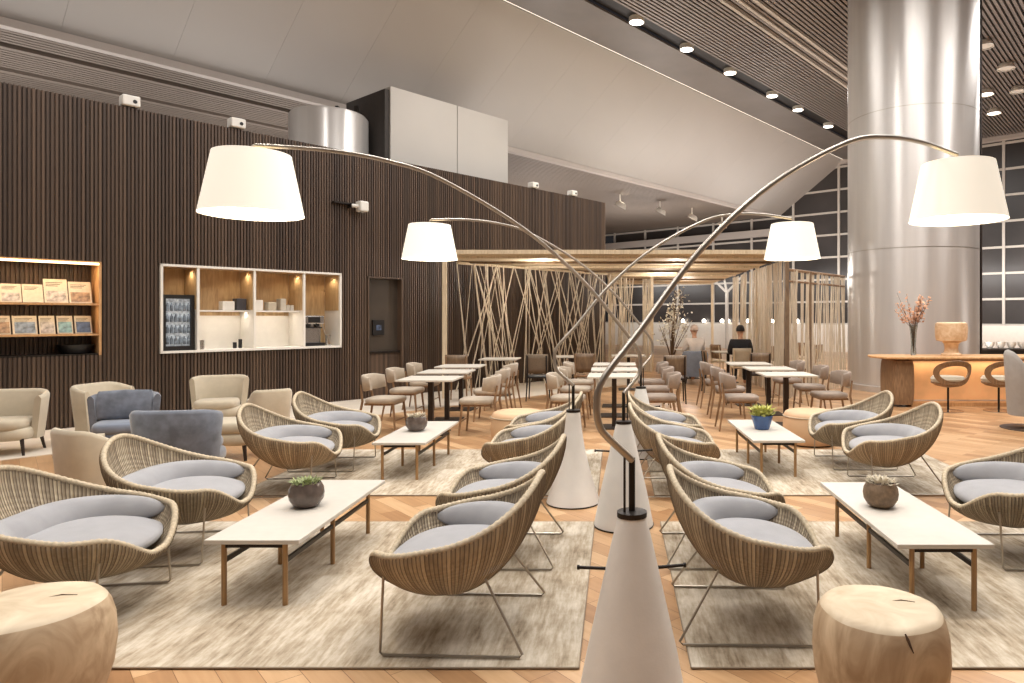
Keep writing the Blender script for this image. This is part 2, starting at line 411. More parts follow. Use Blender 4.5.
m = MB().box(AMIN, AMAX, LBOT - .06, LBOT + .14, SZ - .12, SZ + .02); uframe(m); struct(m.build('trim_1', PLASTER, smooth=False))
m = MB().box(AMIN, 14, LBOT + 1.3, LBOT + 1.45, SZ - .07, SZ).box(AMIN, 14, LBOT + 2.9, LBOT + 3.0, SZ - .07, SZ); uframe(m); struct(m.build('trim_2', SSLAT, smooth=False))
# other boundaries of the hall (behind the camera and far right)
for nm, b_ in (('wall_rear', (AMIN - .2, AMIN, LMIN, LMAX)), ('wall_right', (AMIN, AMAX, LMIN - .2, LMIN)), ('wall_far_left', (AMIN, AMAX, LMAX, LMAX + .2))):
    m = MB().box(b_[0], b_[1], b_[2], b_[3], 0, 9.05); uframe(m); struct(m.build(nm, PLASTER, smooth=False))
# white plant-room box and steel drum above the slatted wall
m = MB().box(8.11, 9.83, 12.9, 14.5, 0, 6.47).box(9.85, 11.38, 12.9, 14.5, 0, 6.47); uframe(m); bx_ = struct(m.build('wall_upper_box', BOXW, smooth=False))
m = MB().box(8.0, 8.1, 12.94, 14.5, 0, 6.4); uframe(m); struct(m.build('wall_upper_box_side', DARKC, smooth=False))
d = MB().lathe([(.74, 0), (.77, .02), (.77, 5.70), (.72, 5.76), (.6, 5.76)], 48)
dk = d.build('steel_duct', COLUMN); dk.location = G(7.15, 13.65, 0)
tag(dk, 'round steel duct rising behind the slatted wall, beside the pale box', 'duct')
m = MB()
for q in (-.3, .1, .5): m.box(q, q + .06, -.05, .05, 0, .25)
o = m.build('duct_bracket', BLACKM, dk, smooth=False); o.location = (0, .1, 5.74)

# glazed end of the hall
gm = MB(); S0 = -3.0
m = MB(); pl = MB()
zs = [1.28 + 1.04 * i for i in range(8)]
s = 5.45 - 2.25 * 7; vs_ = []
while s < 26.9: vs_.append(s); s += 2.25
for s in vs_: m.box(-.08, .08, s - .05, s + .05, 0, CZ + .2)
for z in zs: m.box(-.05, .05, LMIN, LMAX, z - .045, z + .045)
o = struct(uobj(m, 'window_1', MULL, AMAX, 0, 0, smooth=False))
for i in range(len(vs_) - 1): pl.box(.0, .015, vs_[i] + .05, vs_[i + 1] - .05, 1.3, CZ + .2)
o = struct(uobj(pl, 'window_2', PANE, AMAX, 0, 0, smooth=False))
m = MB().box(-.25, -.1, LMIN, LMAX, 0, 1.26); struct(uobj(m, 'wall_parapet', WHITE, AMAX, 0, 0, smooth=False))
m = MB().box(-.3, .1, LMIN, LMAX, CZ - .15, CZ + .25).box(-.3, -.1, LBOT, LMAX, 5.6, 5.95); struct(uobj(m, 'trim_3', PLASTER, AMAX, 0, 0, smooth=False))
# branching white tree-shaped strut
t_ = thing('branching_strut', 'white branching steel strut standing in front of the far glazing', 'strut', G(30.3, 17.75), ANG)
MB().tube([(0, 0, 0), (0, 0, 2.9)], .09, 10).build('post', MULL, t_)
for dy, dz in ((-1.1, 1.0), (.25, 1.15), (1.15, 1.0)): MB().tube([(0, 0, 2.85), (0, dy, 2.85 + dz)], [.07, .045], 8).build('branch', MULL, t_)

# the great steel column
cl = MB().lathe([(1.40, 0), (1.40, .12), (1.34, .13), (1.34, CZ)], 96)
o = struct(cl.build('pillar', COLUMN)); o.location = (6.53, 15.15, 0)
m = MB().box(-.012, .012, -.03, .03, 0, CZ - .02); o = struct(m.build('pillar_edge_strip', DARKLEG, smooth=False)); o.location = (6.53 + 1.37 * math.cos(.10 - .48), 15.15 + 1.37 * math.sin(.10 - .48), 0)
m = MB()
for zz in (3.0, 5.9): m.lathe([(1.342, zz), (1.3425, zz + .008), (1.342, zz + .016)], 96, cap=False)
o = m.build('pillar_seam', STEEL); struct(o); o.location = (6.53, 15.15, 0)

# ------------------------------------------------------------------ niches in the slatted wall
def wall_thing(name, label, cat, t=0, s=0, z=0, group=None): return thing(name, label, cat, WP(t, s, z), ANG, group)
mg = wall_thing('magazine_niche', 'warm lit orange shelf recess in the dark slatted wall holding newspapers', 'shelving')
w0, w1 = TM0, TM1
MB().box(w0, w1, .42, .45, ZN0, ZN1).build('back', SLAT, mg, smooth=False)
bs = MB(); t = w0
while t < w1 - .03: bs.box(t, t + .028, .395, .42, ZN0, ZN1); t += .05
bs.build('back_slats', SLAT, mg, smooth=False)
MB().box(w1 - .03, w1, 0, .45, ZN0, ZN1 - .02).build('side_panel', HONEY, mg, smooth=False)
MB().box(w0, w0 + .03, 0, .45, ZN0, ZN1 - .02).build('side_panel', HONEY, mg, smooth=False)
MB().box(w0, w1, 0, .45, ZN1 - .05, ZN1 - .02).build('top_panel', HONEY, mg, smooth=False)
for zz in (ZN0, 1.305, 1.745): MB().box(w0 + .03, w1 - .03, .02, .42, zz, zz + .025).build('shelf', BLACKM if zz == ZN0 else HONEY, mg, smooth=False)
MB().box(w0 + .03, w1 - .03, -.005, .02, ZN1 - .07, ZN1 - .04).build('light_strip', STRIPL, mg, smooth=False)
def leaning(name, px0, px1, zb, h, mat, label, cat, group, s=.14):
    t0, t1 = tpx(px0), tpx(px1); c = (t0 + t1) / 2; wd = (t1 - t0)
    o = thing(name, label, cat, WP(c, s, zb), ANG, group)
    m = MB(); m.box(-wd / 2, wd / 2, -.006, .006, 0, h); mm = m.build('cover', mat[0], o, smooth=False); mm.rotation_euler = (-.35, 0, 0)
    if len(mat) > 1:
        p = MB().box(-wd * .42, wd * .42, -.0085, -.006, h * .05, h * (.66 if name == 'magazine' else .5)); q = p.build('cover_picture', mat[1], o, smooth=False); q.rotation_euler = (-.35, 0, 0)
    tl = MB()
    for i in range(3): tl.box(-wd * .4, wd * (.1 + .1 * i), -.0085, -.006, h * (.70 + .07 * i), h * (.72 + .07 * i))
    q = tl.build('printed_lines', BLACKP, o, smooth=False); q.rotation_euler = (-.35, 0, 0)
PICS = [M('picture_%s' % n, c, .5, var=.7, scale=16) for n, c in (('slate', (120, 130, 140)), ('brown', (150, 120, 90)), ('teal', (120, 150, 150)), ('grey', (170, 160, 150)), ('navy', (70, 84, 110)))]
leaning('newspaper', 2, 24, 1.775, .27, (PAPER, PICS[3]), 'plain newspaper at the left end of the upper lit shelf', 'newspaper', 'newspapers on the upper shelf')
leaning('newspaper', 25, 46, 1.775, .27, (PAPER,), 'newspaper second from the left on the upper lit shelf', 'newspaper', 'newspapers on the upper shelf')
leaning('newspaper', 47, 71, 1.775, .36, (PAPER, PICS[3]), 'tallest pale newspaper standing on the upper lit shelf', 'newspaper', 'newspapers on the upper shelf')
leaning('newspaper', 72, 95, 1.775, .33, (PAPER, PICS[1]), 'newspaper with a picture at the right end of the upper shelf', 'newspaper', 'newspapers on the upper shelf')
for i, (a, b, l) in enumerate(((0, 13, 'magazine with a brown cover at the left end of the lower shelf'), (15, 40, 'wide dark photo-covered magazine on the lower shelf'), (42, 58, 'pale magazine right of the wide dark one on the lower shelf'), (60, 76, 'teal and white magazine second from the right on the lower shelf'), (78, 95, 'navy-covered magazine at the right end of the lower shelf'))):
    leaning('magazine', a, b, 1.335, .27, (PAPER, PICS[[1, 0, 3, 2, 4][i]]), l, 'magazine', 'magazines on the lower shelf')
o = MB().lathe([(.12, 0), (.15, .01), (.2, .1), (.23, .13), (.21, .13), (.18, .08), (.1, .03), (0, .03)], 28, sy=.7).build('bowl', BLACKP)
o.location = WP(tpx(79), .18, ZN0 + .026); o.rotation_euler = (0, 0, ANG); tag(o, 'dark shallow bowl on the bottom shelf of the lit magazine recess', 'bowl')

nc = wall_thing('serving_niche', 'white framed coffee station recess with four bays in the slatted wall', 'shelving')
n0, n1 = TN0, TN1; D = .55
fr = MB().box(n0, n1, -.03, .05, ZN1 - .035, ZN1).box(n0, n1, -.03, .05, ZN0 - .01, ZN0 + .025).box(n0, n0 + .035, -.03, .05, ZN0, ZN1).box(n1 - .035, n1, -.03, .05, ZN0, ZN1)
fr.build('frame', WHITE, nc, smooth=False)
MB().box(n0, n1, D, D + .03, ZN0, ZN1).build('back_panel', NICHEWOOD, nc, smooth=False)
MB().box(n0, n1, .05, D, ZN0 - .01, ZN0 + .025).build('counter', WHITE, nc, smooth=False)
MB().box(n0, n1, .05, D, ZN1 - .03, ZN1).build('top_panel', NICHEWOOD, nc, smooth=False)
MB().box(n0, n0 + .03, .05, D, ZN0, ZN1).build('side_panel', NICHEWOOD, nc, smooth=False)
MB().box(n1 - .03, n1, .05, D, ZN0, ZN1).build('side_panel', WHITE, nc, smooth=False)
DV = [tpx(198), tpx(254.5), tpx(304)]
for i, tv in enumerate(DV):
    MB().box(tv - .018, tv + .018, -.02, D, ZN0 + .02, ZN1 - .03).build('divider', WHITE, nc, smooth=False)
for a in DV + [n1 - .012]: MB().box(a - .024, a - .018, .02, D - .02, 1.70, ZN1 - .04).build('wood_lining', NICHEWOOD, nc, smooth=False)
MB().box(DV[0] + .02, DV[2] - .02, D - .012, D, ZN0 + .02, 1.60).build('backsplash', WHITE, nc, smooth=False)
for a, b in ((DV[0] + .018, DV[1] - .018), (DV[1] + .018, DV[2] - .018)): MB().box(a, b, .12, D, 1.665, 1.69).build('shelf', WHITE, nc, smooth=False)
bays = [n0 + .03] + DV + [n1 - .03]
# fridge
fx0, fx1 = n0 + .05, DV[0] - .03
fg = thing('drinks_fridge', 'black framed glass door drinks fridge in the left bay of the niche', 'fridge', WP((fx0 + fx1) / 2, .06, ZN0 + .026), ANG)
fw = (fx1 - fx0) / 2
MB().box(-fw, fw, .065, .44, 0, .88).build('cabinet', BLACKP, fg, smooth=False, bevel=.01)
MB().box(-fw, fw, 0, .065, 0, .07).box(-fw, fw, 0, .065, .82, .88).box(-fw, -fw + .05, 0, .065, .07, .82).box(fw - .05, fw, 0, .065, .07, .82).build('door_frame', BLACKP, fg, smooth=False)
FRG = M('lit_fridge_contents', (190, 196, 200), .3, var=.7, scale=26, emit=(220, 226, 232), estr=.25)
MB().box(-fw + .05, fw - .05, .055, .065, .07, .82).build('lit_interior', FRG, fg, smooth=False)
bo = MB()
for r in range(4):
    for c in range(6): bo.lathe([(.02, 0), (.024, .01), (.024, .08), (.01, .11), (.01, .13)], 8, (-fw + .078 + c * (2 * fw - .156) / 5, .03, .1 + r * .175))
bo.build('bottles_and_cans', PICS[0], fg)
# crockery
def cup(name, px, z, r, h, mat, label, grp, s=.3):
    o = MB().lathe([(r * .8, 0), (r, .01), (r, h), (r * .9, h), (r * .85, .02), (0, .02)], 18).build(name, mat); o.location = WP(tpx(px), s, z); tag(o, label, 'crockery', grp)
def box_item(name, px, z, w_, h, mat, label, grp, s=.26):
    o = MB().box(-w_ / 2, w_ / 2, -.09, .09, 0, h).build(name, mat, smooth=False, bevel=.01); o.location = WP(tpx(px), s, z); o.rotation_euler = (0, 0, ANG); tag(o, label, 'container', grp)
zz = 1.692
box_item('white_canister', 233, zz, .19, .15, WHITE, 'low white canister at the left of the shelf in second niche bay', 'canisters on the niche shelf')
box_item('dark_canister', 246, zz, .16, .20, M('dark_tin', (70, 68, 72), .4), 'dark canister beside the second divider on the niche shelf', 'canisters on the niche shelf')
box_item('cream_canister', 262.5, zz, .17, .18, WHITE, 'cream canister just right of the middle divider on niche shelf', 'canisters on the niche shelf')
box_item('cream_canister', 277, zz, .14, .15, CREAM, 'short cream canister in the middle of the third bay shelf', 'canisters on the niche shelf')
box_item('tall_tin', 288, zz, .10, .21, M('tall_tin_metal', (206, 196, 180), .4), 'tallest tin on the third bay shelf', 'canisters on the niche shelf')
cup('cup', 295.5, zz, .035, .10, WHITE, 'small white cup beside the tall tin in the third bay', 'cups in the niche')
cup('cup', 299.8, zz, .035, .10, WHITE, 'small white cup next to the third divider on the shelf', 'cups in the niche')
cup('glass_jar', 205, ZN0 + .027, .06, .15, CHROME, 'small metal jar on the counter right of the fridge', 'counter items', .2)
cup('bottle', 241, ZN0 + .027, .03, .10, BLACKP, 'small dark bottle at the right of the second bay counter', 'counter items', .25)
cup('bottle', 246.5, ZN0 + .027, .03, .15, BLACKP, 'taller dark bottle by the middle divider on the counter', 'counter items', .25)
cup('bottle', 259, ZN0 + .027, .028, .13, BLACKP, 'dark bottle just right of the middle divider on counter', 'counter items', .25)
# espresso machine
tc_ = tpx(318)
em = thing('coffee_machine', 'chrome espresso machine in the right bay of the niche', 'coffee machine', WP(tc_, .12, ZN0 + .026), ANG)
MB().box(-.17, .17, .1, .38, 0, .56).build('body', CHROME, em, smooth=False, bevel=.02)
MB().box(-.19, .19, -.02, .38, 0, .06).build('drip_tray', BLACKP, em, smooth=False)
MB().box(-.19, .19, .0, .38, .40, .56).build('head', CHROME, em, smooth=False, bevel=.02)
MB().box(-.12, .10, -.01, 0.0, .43, .53).build('display', BLACKP, em, smooth=False)
for q in (-.08, .08): MB().tube([(q, .05, .4), (q, .05, .33)], .03, 12).tube([(q, .05, .345), (q, -.1, .335)], .012, 8).build('portafilter', BLACKP, em)
MB().tube([(.15, .02, .4), (.19, -.02, .2)], .007, 6).build('steam_wand', STEEL, em)
mk = MB().lathe([(.045, 0), (.05, .02), (.045, .16), (.05, .2), (.04, .2), (.04, .02), (0, .02)], 16).build('milk_jug', CHROME); mk.location = WP(tpx(331), .1, ZN0 + .026); tag(mk, 'tall metal jug right of the espresso machine', 'jug')
# dark door recess
dr = wall_thing('door_1', 'dark recessed service door in the slatted wall', 'door'); dr['kind'] = 'structure'
MB().box(TD0, TD1, .14, .16, 0, 2.37).build('door_leaf', GREYP, dr, smooth=False)
MB().box(TD0, TD0 + .03, -.01, .14, 0, 2.37).box(TD1 - .03, TD1, -.01, .14, 0, 2.37).box(TD0, TD1, -.01, .14, 2.34, 2.37).build('door_frame', SLAT, dr, smooth=False)
MB().box(TD0 + .03, TD1 - .03, .08, .14, 0, .86).build('lower_panel', SLAT, dr, smooth=False)
MB().box(TD0 + .03, TD1 - .03, .05, .14, .86, .9).build('ledge', BLACKM, dr, smooth=False)
MB().box(TD0 + .17, TD0 + .42, .1, .14, 1.22, 1.52).build('screen', BLACKP, dr, smooth=False)
MB().box(TD0 + .24, TD0 + .35, .095, .1, 1.32, 1.42).build('screen_display', PICS[4], dr, smooth=False)
# camera on wall and little speakers on the wall top
pj = thing('wall_sensor', 'white box sensor on black bracket high on the slatted wall', 'sensor', WP(.16, 0, 3.62), ANG)
MB().box(-.36, -.04, -.10, 0, .08, .11).box(-.05, -.02, -.12, -.0, .02, .11).build('bracket', BLACKM, pj, smooth=False)
MB().box(.08, .26, -.24, -.04, -.04, .16).build('housing', SPEAK, pj, smooth=False, bevel=.03)
MB().tube([(-.03, -.12, .06), (.1, -.14, .06)], .035, 12).build('arm', SPEAK, pj)
for px, py, nm in ((131, 102, 'white loudspeaker on the wall top nearest the left picture edge'), (238, 124, 'white loudspeaker on the wall top left of the steel duct'), (535, 183, 'small white loudspeaker on the wall top right of pale box'), (574, 190, 'small white loudspeaker nearest the end of the wall top')):
    t = tpx(px); big = px < 300
    sp = thing('loudspeaker', nm, 'speaker', WP(t, .06, WH), ANG, 'loudspeakers along the wall top'); k = .82 if big else .7
    MB().box(-.14 * k, .14 * k, -.1, .1, .02, .22 * k).build('housing', SPEAK, sp, smooth=False, bevel=.02)
    MB().box(-.05, .05, -.04, .04, 0, .03).build('foot', BLACKM, sp, smooth=False)
    MB().tube([(.05 * k, -.105, .11 * k), (.05 * k, -.09, .11 * k)], .035 * k, 14).build('lens', BLACKP, sp)

# ------------------------------------------------------------------ rugs
def rug(x0, x1, y0, y1, label):
    o = MB().box(-(x1 - x0) / 2, (x1 - x0) / 2, -(y1 - y0) / 2, (y1 - y0) / 2, .001, .012).build('rug', RUG, smooth=False, bevel=.004)
    o.location = ((x0 + x1) / 2, (y0 + y1) / 2, 0); tag(o, label, 'rug', 'lounge rugs')
    e = MB(); z = .0125
    for a, b, c, d in ((x0, x1, y0, y0), (x0, x1, y1, y1), (x0, x0, y0, y1), (x1, x1, y0, y1)):
        e.tube([(a - o.location.x, c - o.location.y, .008), (b - o.location.x, d - o.location.y, .008)], .004, 6)
    e.build('binding', M('rug_binding_%d' % int(abs(x0 * 10 + y0)), (140, 126, 108), .9), o)
rug(-3.35, -.17, 3.03, 5.2, 'distressed beige rug under the near left coffee table')
rug(.33, 3.5, 3.03, 5.2, 'distressed beige rug under the near right coffee table')
rug(-3.35, -.17, 5.98, 8.05, 'distressed beige rug under the far left coffee table')
rug(.33, 3.5, 5.98, 8.05, 'distressed beige rug under the far right coffee table')
RZ = .013

# ------------------------------------------------------------------ wicker bowl chair (faces +x)
def ss(x, a, b):
    x = max(0, min(1, (x - a) / (b - a))); return x * x * (3 - 2 * x)
BC = .06; ZB = .175; NS = 1.75
def rimR(th):     # plan radius measured from the bowl centre (BC,0); th=0 is the front
    a = .37 if math.cos(th) > 0 else .46; b = .458; n = 2.35
    return 1.0 / ((abs(math.cos(th)) / a) ** n + (abs(math.sin(th)) / b) ** n) ** (1 / n)
def rimZ(th):
    d = abs((th + PI) % (2 * PI) - PI)     # 0 front .. pi back
    z = .305 + (.462 - .305) * ss(d, .10, 1.0) + (.525 - .462) * ss(d, .95, 2.0) + (.755 - .525) * ss(d, 1.7, PI)
    return z
def bowl(th, f, off=0.0):
    R = rimR(th) - off; n = NS; g = min(1, f)
    z = ZB + (rimZ(th) - ZB) * (1 - (1 - g ** n) ** (1 / n)) + off * .6
    return (BC + R * f * math.cos(th), R * f * math.sin(th), z)
def frac_at(th, z):
    q = (z - ZB) / (rimZ(th) - ZB); q = max(0, min(1, q)); return (1 - (1 - q) ** NS) ** (1 / NS)
def fv(j, nv): return math.sin(PI / 2 * j / (nv - 1)) ** .9
def wicker_chair():
    c = thing('wicker_lounge_chair', '', 'chair')
    ribs, per, nv = 150, 4, 22; nu = ribs * per
    m = MB()
    def outer(i, j):
        th = 2 * PI * i / nu; f = fv(j, nv); bump = .0045 * math.cos(2 * PI * i / per) * min(1, f * 3)
        x, y, z = bowl(th, f); return (x - bump * math.cos(th), y - bump * math.sin(th), z - bump * .3)
    def inner(i, j):
        th = 2 * PI * i / nu; f = fv(j, nv); bump = .003 * math.cos(2 * PI * i / per) * min(1, f * 3)
        x, y, z = bowl(th, f, .024); return (x + bump * math.cos(th), y + bump * math.sin(th), z)
    me = bpy.data.meshes.new('shell'); verts = []; faces = []; uvs = []
    for side, fn in ((0, outer), (1, inner)):
        b = len(verts)
        for j in range(nv):
            for i in range(nu): verts.append(fn(i, j))
        for j in range(nv - 1):
            for i in range(nu):
                k = (i + 1) % nu; q = (b + j * nu + i, b + j * nu + k, b + (j + 1) * nu + k, b + (j + 1) * nu + i)
                u = [(i + .5 * per) / per, (i + 1 + .5 * per) / per]; v0, v1 = fv(j, nv) * 38, fv(j + 1, nv) * 38
                uu = [(u[0], v0), (u[1], v0), (u[1], v1), (u[0], v1)]
                if side == 0: q = q[::-1]; uu = uu[::-1]
                faces.append(q); uvs += uu
    me.from_pydata(verts, [], faces); uvl = me.uv_layers.new(name='UVMap')
    uvl.data.foreach_set('uv', [x for p in uvs for x in p]); me.polygons.foreach_set('use_smooth', [True] * len(me.polygons)); me.materials.append(WICKER)
    sh = bpy.data.objects.new('shell', me); COL.objects.link(sh); sh.parent = c
    rm = []; rr = []; n = 300
    for i in range(n):
        th = 2 * PI * i / n; x, y, z = bowl(th, .985, .010); rm.append((x, y, rimZ(th) + .004)); rr.append(.0165 + .0022 * math.sin(i * 2 * PI / 3))
    RM = bpy.data.materials.get('wrapped_cane_rim') or M('wrapped_cane_rim', (188, 172, 146), .6, var=.2, scale=60, bump=.3)
    MB().tube(rm, rr, 10, True).build('rim', RM, c, angle=80)
    # seat cushion
    nv2, nu2 = 14, 72
    def cz(x): return .372 - .07 * (x - 0)
    def cu(i, j):
        th = 2 * PI * i / nu2; a = -PI / 2 + PI * j / (nv2 - 1); rr_ = abs(math.cos(a)) ** .55
        fr = min(frac_at(th, .40) * .95, .90) if math.cos(th) > -2 else .8
        if math.cos(th) > .5: fr = max(fr, .90)
        R = rimR(th) * fr - .03; x = BC + R * rr_ * math.cos(th); y = R * rr_ * math.sin(th)
        up = .062 if a > 0 else .075
        z_ = cz(x) + up * math.sin(a) + .006 * math.sin(9 * x + 4 * y) * max(0, math.sin(a))
        tt = math.atan2(y, x - BC); ff = math.hypot(x - BC, y) / (rimR(tt) - .024)
        return (x, y, max(z_, bowl(tt, min(ff, .97), .024)[2] + .012))
    MB().grid(cu, nu2, nv2, True).build('seat_cushion', CUSH, c, angle=80)
    # curved back cushion
    pts = []
    nb, ns = 48, 14
    def bo(i, j):
        q = -1 + 2 * i / (nb - 1); th = PI + q * 2.05; taper = max(0.02, (1 - abs(q) ** 3.5)) ** .5
        zc = .43 - .0 * abs(q); f = frac_at(th, zc + .03); R = rimR(th) * f - .024 - .062 * taper
        a = 2 * PI * j / ns; lx = .058 * math.cos(a) * taper; lz = .098 * math.sin(a) * taper
        lean = .35 * lz
        rr2 = R + lx + lean
        return (BC + rr2 * math.cos(th), rr2 * math.sin(th), zc + lz)
    mb = MB()
    base = 0
    for i in range(nb):
        for j in range(ns): mb.v.append(bo(i, j))
    for i in range(nb - 1):
        for j in range(ns):
            k = (j + 1) % ns; mb.f.append((i * ns + j, i * ns + k, (i + 1) * ns + k, (i + 1) * ns + j))
    mb.f.append(tuple(range(ns))); mb.f.append(tuple((nb - 1) * ns + k for k in range(ns)))
    mb.build('back_cushion', CUSH, c, angle=80)
    # wire frame: two sled loops
    def zsh(x, y):
        th = math.atan2(y, x - BC); f = math.hypot(x - BC, y) / rimR(th); return bowl(th, min(f, .98))[2]
    for s in (-1, 1):
        y = .31 * s; yf = .35 * s
        p = [(.30, y, zsh(.30, y) + .0), (.30, yf, .02), (.285, yf, .008), (-.34, yf, .008), (-.355, yf, .02), (-.16, y * .8, zsh(-.16, y * .8))]
        MB().tube(p, .0065, 8).build('sled_leg', STEEL, c)
    MB().tube([(.30, -.35, .012), (.30, -.35, .012001), (.0, -.345, .0085)], .004, 6).build('crossbar', STEEL, c) if False else None
    return c
wc = wicker_chair(); usedw = False
CH = [(-2.86, 3.60, .13, 'wicker bowl chair nearest the left picture edge, beside the carved stump', 'left'),
      (-2.93, 4.58, .13, 'wicker bowl chair behind the nearest left one, facing the near left coffee table', 'left'),
      (-2.98, 6.22, .08, 'wicker bowl chair in front of the cream ottoman, on the far left rug', 'left'),
      (-2.96, 7.20, .06, 'wicker bowl chair on the far left rug closest to the slatted wall', 'left'),
      (-.77, 3.46, PI - .04, 'wicker bowl chair with its back to the nearest lamp cone, in the centre front', 'cl'),
      (-.74, 4.53, PI, 'wicker bowl chair directly behind the centre front one, left of the cones', 'cl'),
      (-.78, 6.20, PI, 'wicker bowl chair left of the wide lamp cone on the far left rug', 'cl'),
      (-.76, 7.18, PI, 'wicker bowl chair beside the left peach pouf, half hidden by the next chair', 'cl'),
      (.66, 3.56, 0, 'wicker bowl chair right of the nearest lamp cone, behind the right stump', 'cr'),
      (.66, 4.54, 0, 'wicker bowl chair second from the front in the row right of the cones', 'cr'),
      (.50, 6.22, 0, 'wicker bowl chair third from the front in the row right of the cones', 'cr'),
      (.50, 7.20, 0, 'wicker bowl chair furthest back in the row right of the cones', 'cr'),
      (2.66, 4.52, PI, 'wicker bowl chair cut by the right picture edge, right of the near table', 'r'),
      (2.68, 3.54, PI, 'wicker bowl chair of which only an arm tip shows at the right edge', 'r'),
      (2.54, 6.30, PI, 'wicker bowl chair right of the blue pot table, nearer of its pair', 'r'),
      (2.50, 7.28, PI, 'wicker bowl chair in front of the right peach pouf', 'r')]
for i, (x, y, rz, lab, g) in enumerate(CH):
    place(wc, i > 0, (x, y, RZ), rz + random.uniform(-.03, .03), lab, 'wicker lounge chairs')

# ------------------------------------------------------------------ coffee tables
def coffee_table():
    c = thing('coffee_table', '', 'table')
    MB().box(-.255, .255, -.68, .68, .335, .36).build('tabletop', TABTOP, c, smooth=False, bevel=.004)
    for sx in (-1, 1):
        for y in (-.645, -.03, .58): MB().tube([(sx * .165, y, 0), (sx * .165, y, .335)], .014, 12).build('leg', BRASS, c)
        MB().box(sx * .165 - .008, sx * .165 + .008, -.645, .58, .225, .25).build('stretcher', BLACKM, c, smooth=False)
    for y in (-.645, -.03, .58): MB().box(-.165, .165, y - .008, y + .008, .31, .333).build('crossbar', BLACKM, c, smooth=False)
    return c
ct = coffee_table()
for i, (x, y, s, lab) in enumerate(((-1.955, 4.33, 1, 'low pale-topped coffee table on the near left rug'), (1.725, 4.26, 1, 'low pale-topped coffee table on the near right rug'), (-2.08, 7.18, 1, 'low pale-topped coffee table on the far left rug'), (1.56, 7.30, 1, 'low pale-topped coffee table carrying the blue pot'))):
    place(ct, i > 0, (x, y, RZ), (0.0, .0, .0, .02)[i], lab, 'low coffee tables')

# ------------------------------------------------------------------ plants in bowls
def leafball(n, R, h, ln, wd, seed, up=.5):
    rnd = random.Random(seed); m = MB()
    for i in range(n):
        a = rnd.uniform(0, 2 * PI); rr = R * math.sqrt(rnd.random()); el = rnd.uniform(.3, 1.4) * (1 - .4 * rr / R)
        p = Vector((rr * math.cos(a), rr * math.sin(a), h * rnd.uniform(.0, 1)))
        d = Vector((math.cos(a) * math.cos(el), math.sin(a) * math.cos(el), math.sin(el) * (up + .5))).normalized()
        sd = d.cross(Vector((0, 0, 1)));
        if sd.length < .05: sd = Vector((1, 0, 0))
        sd.normalize(); nn = sd.cross(d); l = ln * rnd.uniform(.6, 1.2); w_ = wd * rnd.uniform(.7, 1.2)
        vs = [p, p + d * l * .45 + sd * w_, p + d * l + nn * .1 * l, p + d * l * .45 - sd * w_, p + d * l * .45 + nn * w_ * .5, p + d * l * .4 - nn * w_ * .4]
        m.add(vs, [(0, 1, 4), (1, 2, 4), (2, 3, 4), (3, 0, 4), (0, 5, 1), (1, 5, 2), (2, 5, 3), (3, 5, 0)])
    return m
def bowl_plant(loc, potmat, leafmat, label, r=.105, seed=1, tall=.04, leaf=.055, n=60, shape='round'):
    c = thing('potted_plant', label, 'plant', loc)
    if shape == 'round':
        prof = [(r * .45, 0), (r * .72, .012), (r * .95, .05), (r, .085), (r * .95, .12), (r * .8, .15), (r * .74, .152), (r * .74, .145), (r * .85, .12)]
        MB().lathe(prof, 36).build('bowl', potmat, c); zt = .128; rt = r * .82
    else:
        prof = [(r * .62, 0), (r * .68, .01), (r, .15), (r * .94, .15), (r * .85, .12)]
        MB().lathe(prof, 36).build('pot', potmat, c); zt = .125; rt = r * .85
    MB().lathe([(rt, 0), (rt * .6, .012), (0, .016)], 24, (0, 0, zt)).build('soil', SOIL, c)
    o = leafball(n, rt * .85, tall, leaf, leaf * .22, seed).build('leaves', leafmat, c, smooth=False, recalc=False); o.location = (0, 0, zt + .01)
TZ = RZ + .361
bowl_plant((-1.955, 4.30, TZ), GLASSD, GREEN, 'succulents in a smoked glass bowl on the near left coffee table', .107, 1, .02, .036, 150)
bowl_plant((1.66, 4.30, TZ), BROWNPOT, PALELEAF, 'pale succulents in a round brown bowl on the near right table', .107, 2, .03, .04, 120)
bowl_plant((-2.11, 7.19, TZ), GLASSD, PALELEAF, 'pale succulents in a dark round bowl on the far left table', .112, 3, .03, .04, 120)
bowl_plant((1.55, 7.30, TZ), BLUEPOT, YELLOW, 'yellow-green plant in a glazed blue pot', .118, 4, .07, .085, 130, 'pot')

